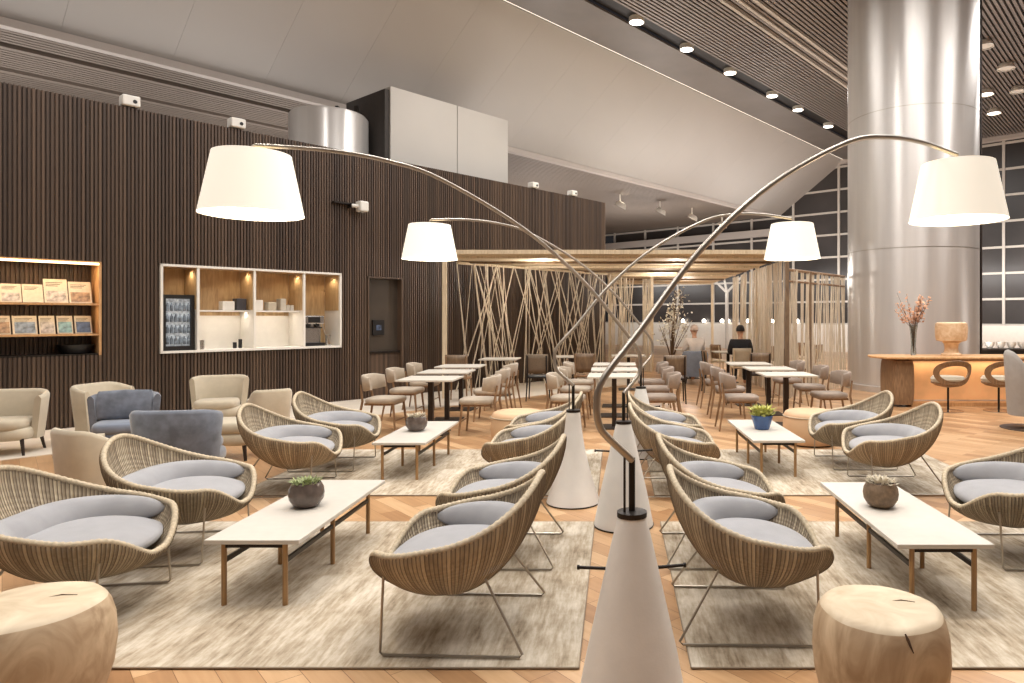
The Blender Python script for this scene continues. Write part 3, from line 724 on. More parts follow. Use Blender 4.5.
# ------------------------------------------------------------------ carved stumps and poufs
def stump(x, y, r, h, label, crack):
    c = thing('stump_stool', label, 'stool', (x, y, 0), crack, 'carved wooden stumps')
    prof = [(r * .80, 0), (r * .86, .03), (r * .96, h * .3), (r, h * .55), (r * .98, h * .76), (r * .93, h * .89), (r * .885, h * .945)]
    m = MB(); base = 64
    def fn(i, j):
        a = 2 * PI * i / base; rr, z = prof[j]; k = 1 + .012 * math.sin(3 * a + 1) + .008 * math.sin(7 * a); return (rr * k * math.cos(a), rr * k * math.sin(a), z)
    m.grid(fn, base, len(prof), True); m.f.append(tuple(range(base))); o = m.build('body', STUMP, c, angle=60)
    m = MB(); pt = [(r * .885, h * .945), (r * .85, h * .972), (r * .77, h * .992), (r * .4, h + .002), (0, h + .002)]
    def f2(i, j):
        a = 2 * PI * i / base; rr, z = pt[j]; k = 1 + .012 * math.sin(3 * a + 1) + .008 * math.sin(7 * a); return (rr * k * math.cos(a), rr * k * math.sin(a), z)
    m.grid(f2, base, len(pt), True); m.build('top', STUMPTOP, c, angle=60)
    DK = bpy.data.materials.get('dark_split') or M('dark_split', (74, 52, 34), .9)
    k = .875 * r
    MB().tube([(k * math.cos(-1.45), k * math.sin(-1.45), h * .96), (k * 1.045 * math.cos(-1.43), k * 1.045 * math.sin(-1.43), h * .92), (r * .985 * math.cos(-1.38), r * .985 * math.sin(-1.38), h * .82)], [.003, .006, .002], 6).build('drying_crack', DK, c)
    MB().tube([(r * .2, r * .1, h), (r * .35, r * .13, h + .001), (r * .55, r * .1, h)], [.002, .005, .002], 6).build('drying_crack', DK, c)
stump(-2.35, 2.72, .29, .43, 'carved wooden stump stool in the lower left corner', .25)
stump(1.055, 2.74, .262, .415, 'carved wooden stump stool at the lower right, before the wicker chair', -.1)
def pouf(x, y, label):
    c = thing('pouf', label, 'pouf', (x, y, 0), 0, 'round peach poufs')
    MB().lathe([(.30, .02), (.32, .05), (.335, .2), (.325, .36), (.30, .40), (.27, .415), (0, .42)], 40).build('body', PEACH, c)
    MB().lathe([(.27, 0), (.27, .03)], 30).build('base', DARKLEG, c)
    MB().tube([(.331 * math.cos(q * PI / 18), .331 * math.sin(q * PI / 18), .35) for q in range(36)], .005, 6, True).build('piping', CREAM, c)
pouf(-1.22, 8.42, 'round peach pouf behind the wicker chairs left of the lamp cones')
pouf(2.40, 8.48, 'round peach pouf behind the wicker chair right of the blue pot')

# ------------------------------------------------------------------ arc lamps (arm runs along +x)
ARCP = [(0, .99), (-.05, 1.035), (-.10, 1.08), (-.148, 1.135), (-.162, 1.22), (-.134, 1.32), (.039, 1.51), (.344, 1.85), (.749, 2.17), (1.25, 2.43), (1.553, 2.50), (1.845, 2.512), (2.16, 2.485)]
def lamp(x, y, sx, sy, label, wide=1.0):
    dx, dy = sx - x, sy - y; reach = math.hypot(dx, dy); k = reach / 2.17
    c = thing('arc_floor_lamp', label, 'floor lamp', (x, y, 0), math.atan2(dy, dx), 'arching floor lamps')
    MB().lathe([(.225 * wide, 0), (.228 * wide, .012)], 40).build('foot_ring', BLACKM, c)
    if wide > 1: prof = [(.226 * wide, .012), (.21 * wide, .06), (.175, .16), (.135, .30), (.10, .45), (.072, .62), (.058, .77)]
    else: prof = [(.223, .012), (.18, .23), (.13, .45), (.085, .65), (.056, .77)]
    MB().lathe(prof, 48).build('cone_base', CONE, c, angle=60)
    MB().lathe([(.060, .765), (.060, .785), (.03, .788)], 32).build('collar', BLACKM, c)
    if wide == 1:
        for s in (-1, 1):
            pg_ = MB().tube([(s * .10, 0, .555), (s * .215, 0, .56)], .007, 8).tube([(s * .21, 0, .56), (s * .22, 0, .56)], .010, 8).build('peg', BLACKM, c); pg_.rotation_euler = (0, 0, -math.atan2(dy, dx) + (.12 if s > 0 else 0))
    MB().tube([(0, 0, .78), (0, 0, 1.0)], .013, 10).build('pole', BLACKM, c)
    MB().tube([(-.035, .0, .78), (-.035, .0, 1.03)], .005, 8).build('tension_rod', BLACKM, c)
    pts = catmull([(r * (k if r > .1 else 1), 0, z) for r, z in ARCP], 6)
    pts = [p for p in pts]; n = len(pts)
    MB().tube(pts, [.0155 - .0035 * i / n for i in range(n)], 10).build('arm', ARC, c)
    e = pts[-1]
    MB().tube([e, (reach, 0, 2.48), (reach, 0, 2.433)], .006, 8).build('hanger', STEEL, c)
    sh = thing('x', '', '', (0, 0, 0)); bpy.data.objects.remove(sh)
    S = MB().lathe([(.256, 2.112), (.192, 2.435), (.175, 2.437), (.175, 2.433), (.189, 2.428), (.250, 2.115), (.256, 2.112)], 48, (reach, 0, 0), cap=False).build('shade', SHADE, c, angle=60)
    MB().lathe([(.225, 2.135), (.0, 2.135)], 32, (reach, 0, 0), cap=False).build('diffuser', SHADEIN, S)
    bpy.context.view_layer.update()
    return Vector((sx, sy, 2.06))
SH = []
SH.append(lamp(.06, 2.74, 1.93, 3.87, 'arc lamp on the nearest cone, its glowing shade at the upper right'))
SH.append(lamp(.05, 5.15, -1.95, 3.65, 'arc lamp whose large glowing shade hangs at the upper left'))
SH.append(lamp(-.37, 5.78, 1.63, 6.36, 'arc lamp on the flared cone, its small shade before the far canopy', 1.0001))
SH.append(lamp(.27, 7.72, -1.76, 6.42, 'arc lamp with its small shade hanging in front of the slatted wall'))

# ------------------------------------------------------------------ tub armchairs (face -y locally)
def armchair(x, y, rz, wd, hb, ha, fab, seatfab, label, dep=.62, legs=True, group='armchairs by the slatted wall', pillow=False, thick=.07, seat=.40, disc=False, amax=2.25):
    c = thing('tub_armchair', label, 'armchair', (x, y, 0), rz, group)
    n = 46; z0 = .17 if legs else .03
    if disc: z0 = .2
    def plan(th, inset):      # th=0 at the back (+y)
        a = wd / 2 - inset; b = dep / 2 - inset; q = 3.2
        s_, c_ = math.sin(th), math.cos(th); r = 1 / ((abs(s_) / a) ** q + (abs(c_) / b) ** q) ** (1 / q); return r * s_, r * c_
    def top(th):
        return ha + (hb - ha) * (1 - ss(abs(th), .75, 1.75))
    v = []; f = []
    prof = [(0, 0), (0, .5), (0, .93), (.25, .985), (.5, 1.0), (.75, .985), (1, .93), (1, .5), (1, 0)]
    for i in range(n):
        th = -amax + 2 * amax * i / (n - 1)
        for (s_, zf) in prof:
            flare = .05 * zf; x_, y_ = plan(th, thick * s_ + .03 - flare); v.append((x_, y_, z0 + (top(th) - z0) * zf))
    k = len(prof)
    for i in range(n - 1):
        for j in range(k): f.append((i * k + j, i * k + (j + 1) % k, (i + 1) * k + (j + 1) % k, (i + 1) * k + j))
    f.append(tuple(range(k))); f.append(tuple((n - 1) * k + j for j in range(k)))
    m = MB(); m.v = v; m.f = f; m.build('back_shell', fab, c, angle=60)
    rbox(wd - .06 - thick * .9, dep - .06, seat - z0 - .09, 4, c=(0, -.03, (z0 + seat - .09) / 2)).build('base', fab, c, angle=60)
    rbox(wd - .10 - thick * 1.4, dep - .08, .12, 4, c=(0, -.05, seat - .05)).build('seat_cushion', seatfab, c, angle=60)
    if pillow:
        o = rbox(wd - .12, .13, .34, 3.5, c=(0, 0, 0)).build('back_cushion', fab, c, angle=60); o.location = (0, dep / 2 - .17, seat + .17); o.rotation_euler = (-.15, 0, 0)
    if legs:
        for sx in (-1, 1):
            for sy in (-1, 1): MB().tube([(sx * (wd / 2 - .11), sy * (dep / 2 - .10), z0 + .02), (sx * (wd / 2 - .08), sy * (dep / 2 - .07), 0)], [.022, .014], 8).build('leg', DARKLEG, c)
    if disc:
        MB().lathe([(.40, 0), (.40, .008), (.05, .02), (.03, .03), (.03, .22)], 40).build('swivel_base', M('dark_grey_disc', (70, 68, 70), .4, .5), c)
armchair(-7.08, 7.85, .30, .80, .72, .66, CREAM, CREAM, 'cream tub armchair cut by the left picture edge', amax=1.75)
armchair(-6.42, 8.65, PI / 2 - .1, .72, .73, .66, CREAM, CREAM, 'cream tub armchair behind the blue velvet armchair', amax=1.6)
armchair(-5.58, 7.70, .42, .68, .70, .66, BLUE, BLUES, 'blue-grey velvet armchair with a seat facing the camera', pillow=True, amax=1.25)
armchair(-4.13, 6.50, PI + .14, .76, .72, .66, BLUE, BLUES, 'blue-grey velvet armchair seen from behind, nearer the wicker chairs', amax=1.35)
armchair(-5.68, 9.72, .36, .74, .73, .68, CREAM, CREAM, 'cream armchair facing us against the slatted wall', amax=1.25)
armchair(-4.50, 5.90, PI - .45, .54, .63, .52, CREAM, CREAM, 'small cream tub chair turned away behind the second wicker chair', dep=.52, thick=.05, legs=False, seat=.38)
armchair(-4.58, 9.0, PI + .7, .48, .64, .5, CREAM, CREAM, 'small cream tub chair turned away right of the facing armchair', dep=.5, thick=.05, legs=False, seat=.38)
armchair(5.86, 9.65, PI / 2 - .45, .74, 1.10, .75, GREYF, GREYF, 'grey high-backed swivel chair at the right picture edge', dep=.66, legs=False, group=None, thick=.09, disc=True, seat=.44, amax=1.7)
ot = thing('ottoman', 'cream upholstered ottoman between the blue chair and a wicker chair', 'ottoman', (-4.32, 7.62, 0), .15)
rbox(.62, .55, .13, 5, c=(0, 0, .365)).build('cushion', CREAM, ot, angle=60); rbox(.60, .53, .15, 5, c=(0, 0, .24)).build('base', CREAM, ot, angle=60)
for sx in (-1, 1):
    for sy in (-1, 1): MB().tube([(sx * .22, sy * .19, .18), (sx * .24, sy * .21, 0)], [.024, .016], 8).build('leg', DARKLEG, ot)

# ------------------------------------------------------------------ dining chairs (face +x) and tables
def dining_chair(fab, nm='dining_chair'):
    c = thing(nm, '', 'chair')
    rbox(.47, .48, .075, 4.5, c=(.02, 0, .445)).build('seat', fab, c, angle=60)
    n = 25; v = []; f = []
    prof = [(0, .585), (0, .70), (.0, .775), (.012, .79), (.03, .79), (.042, .775), (.042, .70), (.042, .585), (.03, .575), (.012, .575)]; k = len(prof)
    for i in range(n):
        th = -1.25 + 2.5 * i / (n - 1); hh = 1 - .22 * ss(abs(th), .7, 1.25)
        for (s_, z) in prof:
            R = .275 - s_; z2 = .68 + (z - .68) * hh; q = 2.8; r = R / ((abs(math.cos(th))) ** q + (abs(math.sin(th))) ** q) ** (1 / q)
            v.append((-r * math.cos(th) * .95 + .0 - .12 * (z2 - .58), r * math.sin(th), z2))
    for i in range(n - 1):
        for j in range(k): f.append((i * k + j, i * k + (j + 1) % k, (i + 1) * k + (j + 1) % k, (i + 1) * k + j))
    f.append(tuple(range(k))); f.append(tuple((n - 1) * k + j for j in range(k)))
    m = MB(); m.v = v; m.f = f; m.build('backrest', fab, c, angle=60)
    for s in (-1, 1):
        MB().tube([(.19, s * .19, .42), (.23, s * .22, 0)], [.018, .012], 8).build('leg', OAK, c)
        MB().tube([(-.27, s * .155, .66), (-.235, s * .175, .44), (-.31, s * .215, 0)], [.012, .018, .012], 8).build('leg', OAK, c)
    MB().box(-.2, .2, -.2, -.18, .385, .415).box(-.2, .2, .18, .2, .385, .415).box(.17, .19, -.2, .2, .385, .415).box(-.2, -.18, -.2, .2, .385, .415).build('seat_frame', OAK, c, smooth=False)
    MB().tube([(.215, -.2, .18), (.215, .2, .18)], .009, 6).build('stretcher', OAK, c)
    return c
def table():
    c = thing('bistro_table', '', 'table')
    MB().box(-.37, .37, -.35, .35, .725, .75).build('tabletop', DTOP, c, smooth=False, bevel=.004)
    MB().box(-.033, .033, -.033, .033, .015, .7).build('pedestal', DARKLEG, c, smooth=False)
    MB().box(-.18, .18, -.02, .02, .70, .725).box(-.02, .02, -.18, .18, .70, .725).build('bracket', DARKLEG, c, smooth=False)
    MB().box(-.22, .22, -.22, .22, 0, .015).build('foot_plate', DARKLEG, c, smooth=False, bevel=.004)
    return c
bt = table()
TABS = [(-2.52, 9.25, 'nearest table of the left dining row'), (-2.60, 10.45, 'middle table of the left dining row'), (-2.66, 11.65, 'far table of the left dining row'),
        (-.04, 9.75, 'nearest table of the centre dining row'), (-.04, 10.9, 'middle table of the centre dining row'), (-.04, 12.1, 'far table of the centre dining row'),
        (2.46, 9.95, 'nearest table of the right dining row'), (2.46, 11.1, 'middle table of the right dining row'), (2.36, 12.3, 'far table of the right dining row'),
        (-2.35, 13.75, 'table by the cane screen left of the black chair'), (-.95, 14.6, 'table right of the black chair under the canopy'), (.25, 14.9, 'table under the canopy behind the centre dining row')]
for i, (x, y, l) in enumerate(TABS): place(bt, i > 0, (x, y, 0), random.uniform(-.02, .02), 'pale square dining table, ' + l, 'square dining tables')
ROW = ['nearest', 'second', 'third']
pb = dining_chair(BEIGE); pt = dining_chair(TAUPE)
ub = ut = False
def chairs(x, ys, rz, fab, side, skip=()):
    global ub, ut
    for i, y in enumerate(ys):
        lab = '%s fabric dining chair, %s on the %s' % ('beige' if fab == 'b' else 'taupe', ROW[i], side)
        if fab == 'b': place(pb, ub, (x[i], y, 0), rz + random.uniform(-.08, .08), lab, 'fabric dining chairs'); ub = True
        else: place(pt, ut, (x[i], y, 0), rz + random.uniform(-.08, .08), lab, 'fabric dining chairs'); ut = True
chairs((-3.18, -3.26, -3.32), (9.35, 10.55, 11.75), 0, 'b', 'wall side of the left dining row')
chairs((-1.86, -1.92, -1.98), (9.25, 10.45, 11.65), PI, 'b', 'aisle side of the left dining row')
chairs((-.70, -.66, -.66), (9.55, 10.75, 11.95), 0, 'b', 'left side of the centre dining row')
chairs((.62, .62, .62), (9.65, 10.8, 12.0), PI, 't', 'right side of the centre dining row')
chairs((1.72, 1.76, 1.74), (9.6, 10.8, 12.0), 0, 't', 'left side of the right dining row')
chairs((3.10, 3.14, 3.08), (9.95, 11.1, 12.3), PI, 't', 'column side of the right dining row')

def wood_chair(mat, frame, x, y, rz, label, first=[]):
    c = thing('panel_back_chair', label, 'chair', (x, y, 0), rz, 'panel backed chairs under the canopy')
    rbox(.44, .44, .05, 5, c=(0, 0, .45)).build('seat', frame, c, angle=60)
    m = MB()
    def fn(i, j):
        q = -1 + 2 * i / 12; z = .52 + .36 * (j / 4); return (-.22 - .05 * (z - .5) * 2 + .05 * q * q, q * .21, z)
    m.grid(fn, 13, 5); o = m.build('backrest', mat, c, angle=60); sm = o.modifiers.new('thickness', 'SOLIDIFY'); sm.thickness = .025
    for s in (-1, 1):
        MB().tube([(.18, s * .18, .43), (.2, s * .2, 0)], [.018, .012], 6).build('leg', frame, c)
        MB().tube([(-.24, s * .18, .86), (-.19, s * .18, .45), (-.24, s * .2, 0)], [.014, .018, .012], 6).build('leg', frame, c)
wood_chair(M('dark_woven_back', (112, 96, 78), .8, scale=40), BLACKP, -1.50, 13.0, -PI / 2 + PI, 'black framed chair in front of the cane screen')
wood_chair(BROWN, OAK, -.62, 13.3, PI / 2, 'brown panel-backed chair at the far left of centre dining row')
wood_chair(BROWN, DARKLEG, 1.05, 12.6, PI / 2, 'large brown panel-backed chair at the far right of centre dining row')
wood_chair(BROWN, DARKLEG, 2.8, 13.55, PI / 2, 'brown panel-backed chair behind the far table of the right row')
wood_chair(OAK, BLACKP, 2.05, 14.4, 0, 'dark framed chair seen side-on left of the seated person')
wood_chair(BROWN, OAK, -2.95, 12.75, PI / 2, 'brown panel-backed chair behind the left dining row by the wall')
for i, (x, y, r) in enumerate(((3.9, 15.2, .3), (4.4, 15.9, 2.8), (3.85, 16.7, 1.2), (4.6, 17.0, -.4), (5.0, 17.6, 2.0), (2.7, 17.6, .5), (5.3, 18.9, .2))):
    wood_chair(OAK, BEECH, x, y, r, ['pale wooden chair behind the right cane screen, nearest its corner post', 'pale wooden chair behind the right cane screen near the column', 'pale wooden chair behind the dense cane side screen', 'pale wooden chair in the second rank behind the right cane screen', 'pale wooden chair far behind the right cane screen near the column', 'pale wooden chair left of the others behind the dense screen', 'pale wooden chair furthest back beside the column'][i])
# backs of grey armchair, people
armchair(1.86, 16.4, PI, .62, .78, .62, BLUES, BLUES, 'grey-blue armchair far back holding the person in white', dep=.58, group=None)
wood_chair(CREAM, BEECH, 2.80, 15.5, PI / 2, 'pale chair in which the person in a dark jacket sits')
for x, y, l in ((2.7, 16.6, 'pale square dining table, in front of the two seated people'), (1.9, 17.7, 'pale square dining table, furthest back beyond the person in white')):
    place(bt, True, (x, y, 0), 0, l, 'square dining tables')

def skin(name, verts, edges, rad, mat, parent):
    me = bpy.data.meshes.new(name); me.from_pydata([Vector(v) for v in verts], edges, []); me.materials.append(mat)
    o = bpy.data.objects.new(name, me); COL.objects.link(o); o.parent = parent
    o.modifiers.new('skin', 'SKIN'); sub = o.modifiers.new('sub', 'SUBSURF'); sub.levels = 1; sub.render_levels = 2
    if me.skin_vertices:
        for i, r in enumerate(rad): me.skin_vertices[0].data[i].radius = r if isinstance(r, tuple) else (r, r); me.skin_vertices[0].data[i].use_root = (i == 0)
    o.modifiers['skin'].use_smooth_shade = True
    return o
def person(x, y, rz, top, label, hair):
    p = thing('person', label, 'person', (x, y, 0), rz)
    # seated, facing +y; pelvis on a 0.46 m seat
    V = [(0, 0, .56), (0, -.02, .75), (0, -.03, .97), (0, -.01, 1.08), (0, .01, 1.16),            # spine, neck
         (.10, .03, .54), (.12, .42, .52), (.12, .44, .10), (.12, .54, .05), (-.10, .03, .54), (-.12, .42, .52), (-.12, .44, .10), (-.12, .54, .05),
         (.17, -.02, 1.0), (.23, .06, .78), (.16, .30, .76), (.13, .38, .77), (-.17, -.02, 1.0), (-.23, .06, .78), (-.16, .30, .76), (-.13, .38, .77),
         (0, .02, 1.22), (0, .03, 1.31)]
    E = [(0, 1), (1, 2), (2, 3), (3, 4), (0, 5), (5, 6), (6, 7), (7, 8), (0, 9), (9, 10), (10, 11), (11, 12), (2, 13), (13, 14), (14, 15), (15, 16), (2, 17), (17, 18), (18, 19), (19, 20), (4, 21), (21, 22)]
    R = [.13, .12, .12, .05, .05, .085, .06, .045, .035, .085, .06, .045, .035, .04, .036, .032, .028, .04, .036, .032, .028, .085, .08]
    skin('body', V, E, R, SKIN, p)
    VT = [V[0], V[1], V[2], (0, -.015, 1.07), V[13], V[14], (.165, .26, .762), V[17], V[18], (-.165, .26, .762)]
    skin('jacket' if top == JACKET else 'shirt', VT, [(0, 1), (1, 2), (2, 3), (2, 4), (4, 5), (5, 6), (2, 7), (7, 8), (8, 9)], [.155, .15, (.17, .16), .085, .11, .075, .05, .11, .075, .05], top, p)
    VL = [(0, 0, .55), V[5], V[6], V[7], V[9], V[10], V[11]]
    skin('trousers', VL, [(0, 1), (1, 2), (2, 3), (0, 4), (4, 5), (5, 6)], [.145, .10, .075, .06, .10, .075, .06], TROUS, p)
    for s in (-1, 1):
        m = MB()
        for q in range(5):
            a = (-.5 + q * .25); L_ = [.05, .075, .08, .075, .06][q]
            if q == 0: a = -1.0
            bx = s * .13 + s * a * -.04; m.tube([(s * .13 - s * .035 + s * .0175 * q, .40, .77), (s * .13 - s * .035 + s * .0175 * q - s * (.03 if q == 0 else 0), .40 + L_ * .6, .765), (s * .13 - s * .035 + s * .0175 * q - s * (.035 if q == 0 else 0), .40 + L_, .752)], [.009, .0085, .007], 6)
        m.build('fingers', SKIN, p)
    for s in (-1, 1): MB().lathe([(.0, -.03), (.02, -.02), (.024, .01), (.012, .03), (0, .033)], 10, (s * .088, .02, 1.265), sx=.5).build('ear', SKIN, p)
    f = MB(); f.lathe([(0, -.03), (.014, -.02), (.008, .02), (0, .03)], 8, (0, .112, 1.265)); f.build('nose', SKIN, p)
    e = MB()
    for s in (-1, 1): e.lathe([(0, -.008), (.009, 0), (0, .008)], 8, (s * .032, .098, 1.29))
    e.box(-.025, .025, .098, .102, 1.215, 1.222); e.build('eyes_and_mouth', HAIR, p)
    m = MB()
    def hf(i, j):
        th = 2 * PI * i / 28; ph = PI * .60 * j / 10; r = .104; k = 1.0
        return (r * .93 * math.sin(ph) * math.cos(th), r * math.sin(ph) * math.sin(th) - (.012), r * math.cos(ph) * 1.05 + (.0 if math.sin(th) < .3 else .03 * (j / 10)))
    m.grid(hf, 28, 11, True); o = m.build('hair', hair, p); o.location = (0, .015, 1.295)
person(2.80, 15.5, -.15, JACKET, 'person in a dark jacket seated with back to us under the canopy', HAIR)
person(1.86, 16.42, .2, SHIRT, 'person in a white top seated in the grey-blue armchair far back', M('grey_hair', (206, 186, 172), .8))

# ------------------------------------------------------------------ cane canopy
pg = thing('cane_canopy', 'bamboo roofed canopy with cane screens over the rear dining area', 'canopy', (0, 0, 0))
poly = [(-3.40, 13.2), (3.34, 13.2), (3.34, 24), (-.3, 24), (-.3, 18.5), (-3.40, 14.7)]
m = MB(); n = len(poly); m.add([(x, y, 2.77) for x, y in poly] + [(x, y, 2.80) for x, y in poly], [tuple(range(n))[::-1], tuple(range(n, 2 * n))] + [(i, (i + 1) % n, n + (i + 1) % n, n + i) for i in range(n)])
m.build('roof_matting', BAMBOO, pg, smooth=False)
MB().box(-3.42, 3.36, 13.12, 13.2, 2.79, 2.87).build('fascia', BEECH, pg, smooth=False)
for i, y in enumerate((13.3, 14.6, 15.9, 17.4, 19.0, 21.0, 23.6)):
    x0 = -3.36 if y < 14.7 else max(-.25, -3.40) if y > 18.5 else -3.40 + (y - 14.7) * 3.1 / 3.8
    MB().box(x0 + .03, 3.30, y - .02, y + .02, 2.72, 2.77).build('beam', BROWN if i % 2 else BEECH, pg, smooth=False)
for (x, y) in ((-3.34, 13.24), (3.29, 13.24), (3.29, 16.0), (-.2, 18.9), (3.29, 23.6), (1.02, 19.9)):
    MB().box(x - .04, x + .04, y - .04, y + .04, 0, 2.77).build('post', BEECH if x < 0 or y > 15 else BROWN, pg, smooth=False)
def screen(p0, p1, h, count, seed, diag, rad=.011, par=pg, nm='cane_screen', both=.12):
    rnd = random.Random(seed); m = MB(); p0 = Vector(p0 + (0,)); p1 = Vector(p1 + (0,)); d = p1 - p0; ln = d.length; d.normalize(); nn = Vector((-d.y, d.x, 0))
    for i in range(count):
        a = rnd.uniform(0, ln); sh_ = rnd.choice((0, 0, 1)) if diag < .4 else 1
        b = a + (rnd.uniform(-diag, diag) * h if sh_ else rnd.uniform(-.05, .05) * h)
        b = max(0, min(ln, b)); o = rnd.uniform(-both, both)
        m.tube([p0 + d * a + nn * o, p0 + d * b + nn * (-o * .5) + Vector((0, 0, h))], rad * rnd.uniform(.7, 1.3), 5)
    return m.build(nm, CANE, par)
q0 = G(8.95, 11.72); q1 = G(13.9, 11.72)
screen((q0.x, q0.y), (q1.x, q1.y), 2.74, 66, 3, .42, .012)
MB().tube([q0 + Vector((0, 0, 2.72)), q1 + Vector((0, 0, 2.72))], .03, 8).build('rail', BEECH, pg)
screen((3.29, 13.4), (3.29, 16.0), 2.7, 52, 5, .05, .014, both=.05)
screen((3.29, 16.2), (3.29, 20.0), 2.7, 34, 6, .06, .014, both=.05)
r0 = Vector((3.33, 13.3, 0)); r1 = r0 + U * 2.9
screen((r0.x, r0.y), (r1.x, r1.y), 2.5, 60, 8, .08, .012, both=.06)
MB().tube([r0 + Vector((0, 0, 2.5)), r1 + Vector((0, 0, 2.5))], .03, 8).tube([r0 + Vector((0, 0, 2.28)), r1 + Vector((0, 0, 2.28))], .022, 8).build('rail', OAK, pg)
pm = r0 + U * 1.0; MB().box(pm.x - .035, pm.x + .035, pm.y - .035, pm.y + .035, 0, 2.52).build('post', BROWN, pg, smooth=False)
screen((.75, 19.9), (1.02, 19.9), 2.7, 18, 9, .03, .014)
screen((-.2, 18.9), (.5, 19.6), 2.7, 26, 19, .2, .012)

# pale tree arrangement under the canopy
tr = thing('flowering_arrangement', 'tall pale leafy arrangement in a pot under the canopy', 'plant', (1.45, 18.2, 0))
MB().lathe([(.16, 0), (.2, .02), (.26, .42), (.23, .42), (.2, .38)], 24).build('pot', WHITE, tr)
rnd = random.Random(4); m = MB(); lf = MB()
for i in range(16):
    a = rnd.uniform(0, 2 * PI); e = Vector((math.cos(a) * rnd.uniform(.2, .6), math.sin(a) * rnd.uniform(.2, .6), rnd.uniform(1.3, 2.45)))
    pts = [Vector((0, 0, .4)), Vector((e.x * .3, e.y * .3, e.z * .55)), e]; m.tube(pts, [.02, .012, .005], 5)
    for k in range(26):
        q = rnd.uniform(.35, 1); c = pts[1].lerp(pts[2], q) + Vector([rnd.gauss(0, .09) for _ in range(3)]); s_ = rnd.uniform(.03, .06)
        d1 = Vector([rnd.gauss(0, 1) for _ in range(3)]).normalized(); d2 = d1.orthogonal().normalized()
        lf.add([c - d1 * s_, c + d2 * s_ * .5, c + d1 * s_, c - d2 * s_ * .5], [(0, 1, 2, 3)])
m.build('branches', TWIG, tr); lf.build('leaves', PALELEAF, tr, smooth=False, recalc=False)
# globe lamps on the parapet
for i, k in enumerate((683, 704, 722, 728, 735, 748, 772, 797)):
    kk = (k - CX) / F; s_ = (U.x * (AMAX - .18) - kk * U.y * (AMAX - .18)) / (-N.x + kk * N.y)
    g = thing('globe_lamp', ['globe lamp on the far parapet behind the pale arrangement', 'globe lamp on the far parapet left of the branching strut', 'left one of two close globe lamps on the far parapet', 'right one of two close globe lamps on the far parapet', 'globe lamp on the far parapet above the person in dark jacket', 'globe lamp on the far parapet behind the dense cane screen', 'globe lamp on the far parapet seen through the cane screen', 'globe lamp on the far parapet nearest the steel column'][i], 'lamp', G(AMAX - .18, s_, 1.26), 0, 'globe lamps on the parapet')
    MB().lathe([(.04, 0), (.04, .06)], 12).build('base', CHROME, g)
    MB().lathe([(.10 * math.sin(PI * j / 10), .15 - .10 * math.cos(PI * j / 10)) for j in range(11)], 16, cap=False).build('globe', BULB, g)

# ------------------------------------------------------------------ reception desk
dk = thing('reception_desk', 'honey wood desk with a glowing orange front before the steel column', 'desk', (0, 0, 0))
m = MB(); xs0 = 4.56
pl_ = [(4.54, 12.3), (4.66, 11.86), (4.95, 11.78), (8.3, 11.78), (8.3, 12.75), (4.9, 12.75), (4.62, 12.6)]
n = len(pl_); m.add([(x, y, .845) for x, y in pl_] + [(x, y, .885) for x, y in pl_], [tuple(range(n))[::-1], tuple(range(n, 2 * n))] + [(i, (i + 1) % n, n + (i + 1) % n, n + i) for i in range(n)])
m.build('desktop', HONEY, dk, smooth=False, bevel=.012)
rbox(.38, .72, .83, 7, e=.12, c=(5.02, 12.25, .43)).build('end_block', OAK, dk, angle=50)
MB().box(5.2, 8.2, 12.22, 12.28, .10, .80).build('lit_front', BACKLIT, dk, smooth=False)
MB().box(5.2, 8.2, 12.05, 12.3, 0, .07).build('plinth', HONEY, dk, smooth=False)
MB().box(5.2, 8.2, 12.1, 12.3, .80, .845).build('apron', OAK, dk, smooth=False)
def stool(x, y, label):
    c = thing('swivel_stool', label, 'stool', (x, y, 0), 0, 'round backed stools at the desk')
    MB().lathe([(.24, 0), (.24, .01), (.04, .02), (.02, .03)], 32).build('base', CHROME, c)
    MB().tube([(0, 0, .02), (0, 0, .42)], .017, 12).build('pole', BLACKM, c)
    MB().lathe([(.06, .40), (.2, .43), (.265, .47), (.265, .49)], 36).build('seat_shell', OAK, c)
    MB().lathe([(.25, .485), (.27, .54), (.24, .585), (0, .60)], 36, (0, .01, 0)).build('seat_cushion', CREAM, c)
    m = MB(); n = 64
    def fn(i, j):      # ring wrapped round the rear of the seat
        a = 2 * PI * i / n; ro = [(.375, .215), (.38, .22), (.375, .215), (.275, .135), (.27, .13), (.275, .135)][j]
        dd = [.012, 0, -.012, -.012, 0, .012][j]
        px_, pz_ = ro[0] * math.cos(a), ro[1] * math.sin(a)
        R = .42; ang = px_ / R; low = max(0, (.24 - pz_) / .48)
        rr = R + dd - .10 * low * (1 if True else 0) + .02
        return (rr * math.sin(ang), -rr * math.cos(ang) + .12, .645 + pz_ + (.0))
    base = 0
    for i in range(n):
        for j in range(6): m.v.append(fn(i, j))
    for i in range(n):
        k = (i + 1) % n
        for j in range(6): l = (j + 1) % 6; m.f.append((i * 6 + j, i * 6 + l, k * 6 + l, k * 6 + j))
    m.build('ring_backrest', OAK, c, angle=60)
stool(5.55, 11.45, 'ring-backed swivel stool at the desk, left of the pair')
stool(6.40, 11.45, 'ring-backed swivel stool at the desk, beside the grey swivel chair')
vs = thing('flower_vase', 'tall glass vase of orange blossom twigs on the desk', 'vase', (5.36, 12.35, .886))
MB().lathe([(.045, 0), (.05, .02), (.04, .2), (.055, .42), (.075, .55), (.07, .55), (.05, .42), (.035, .2), (.04, .03), (0, .03)], 24).build('vase', CLEAR, vs)
rnd = random.Random(11); m = MB(); lf = MB()
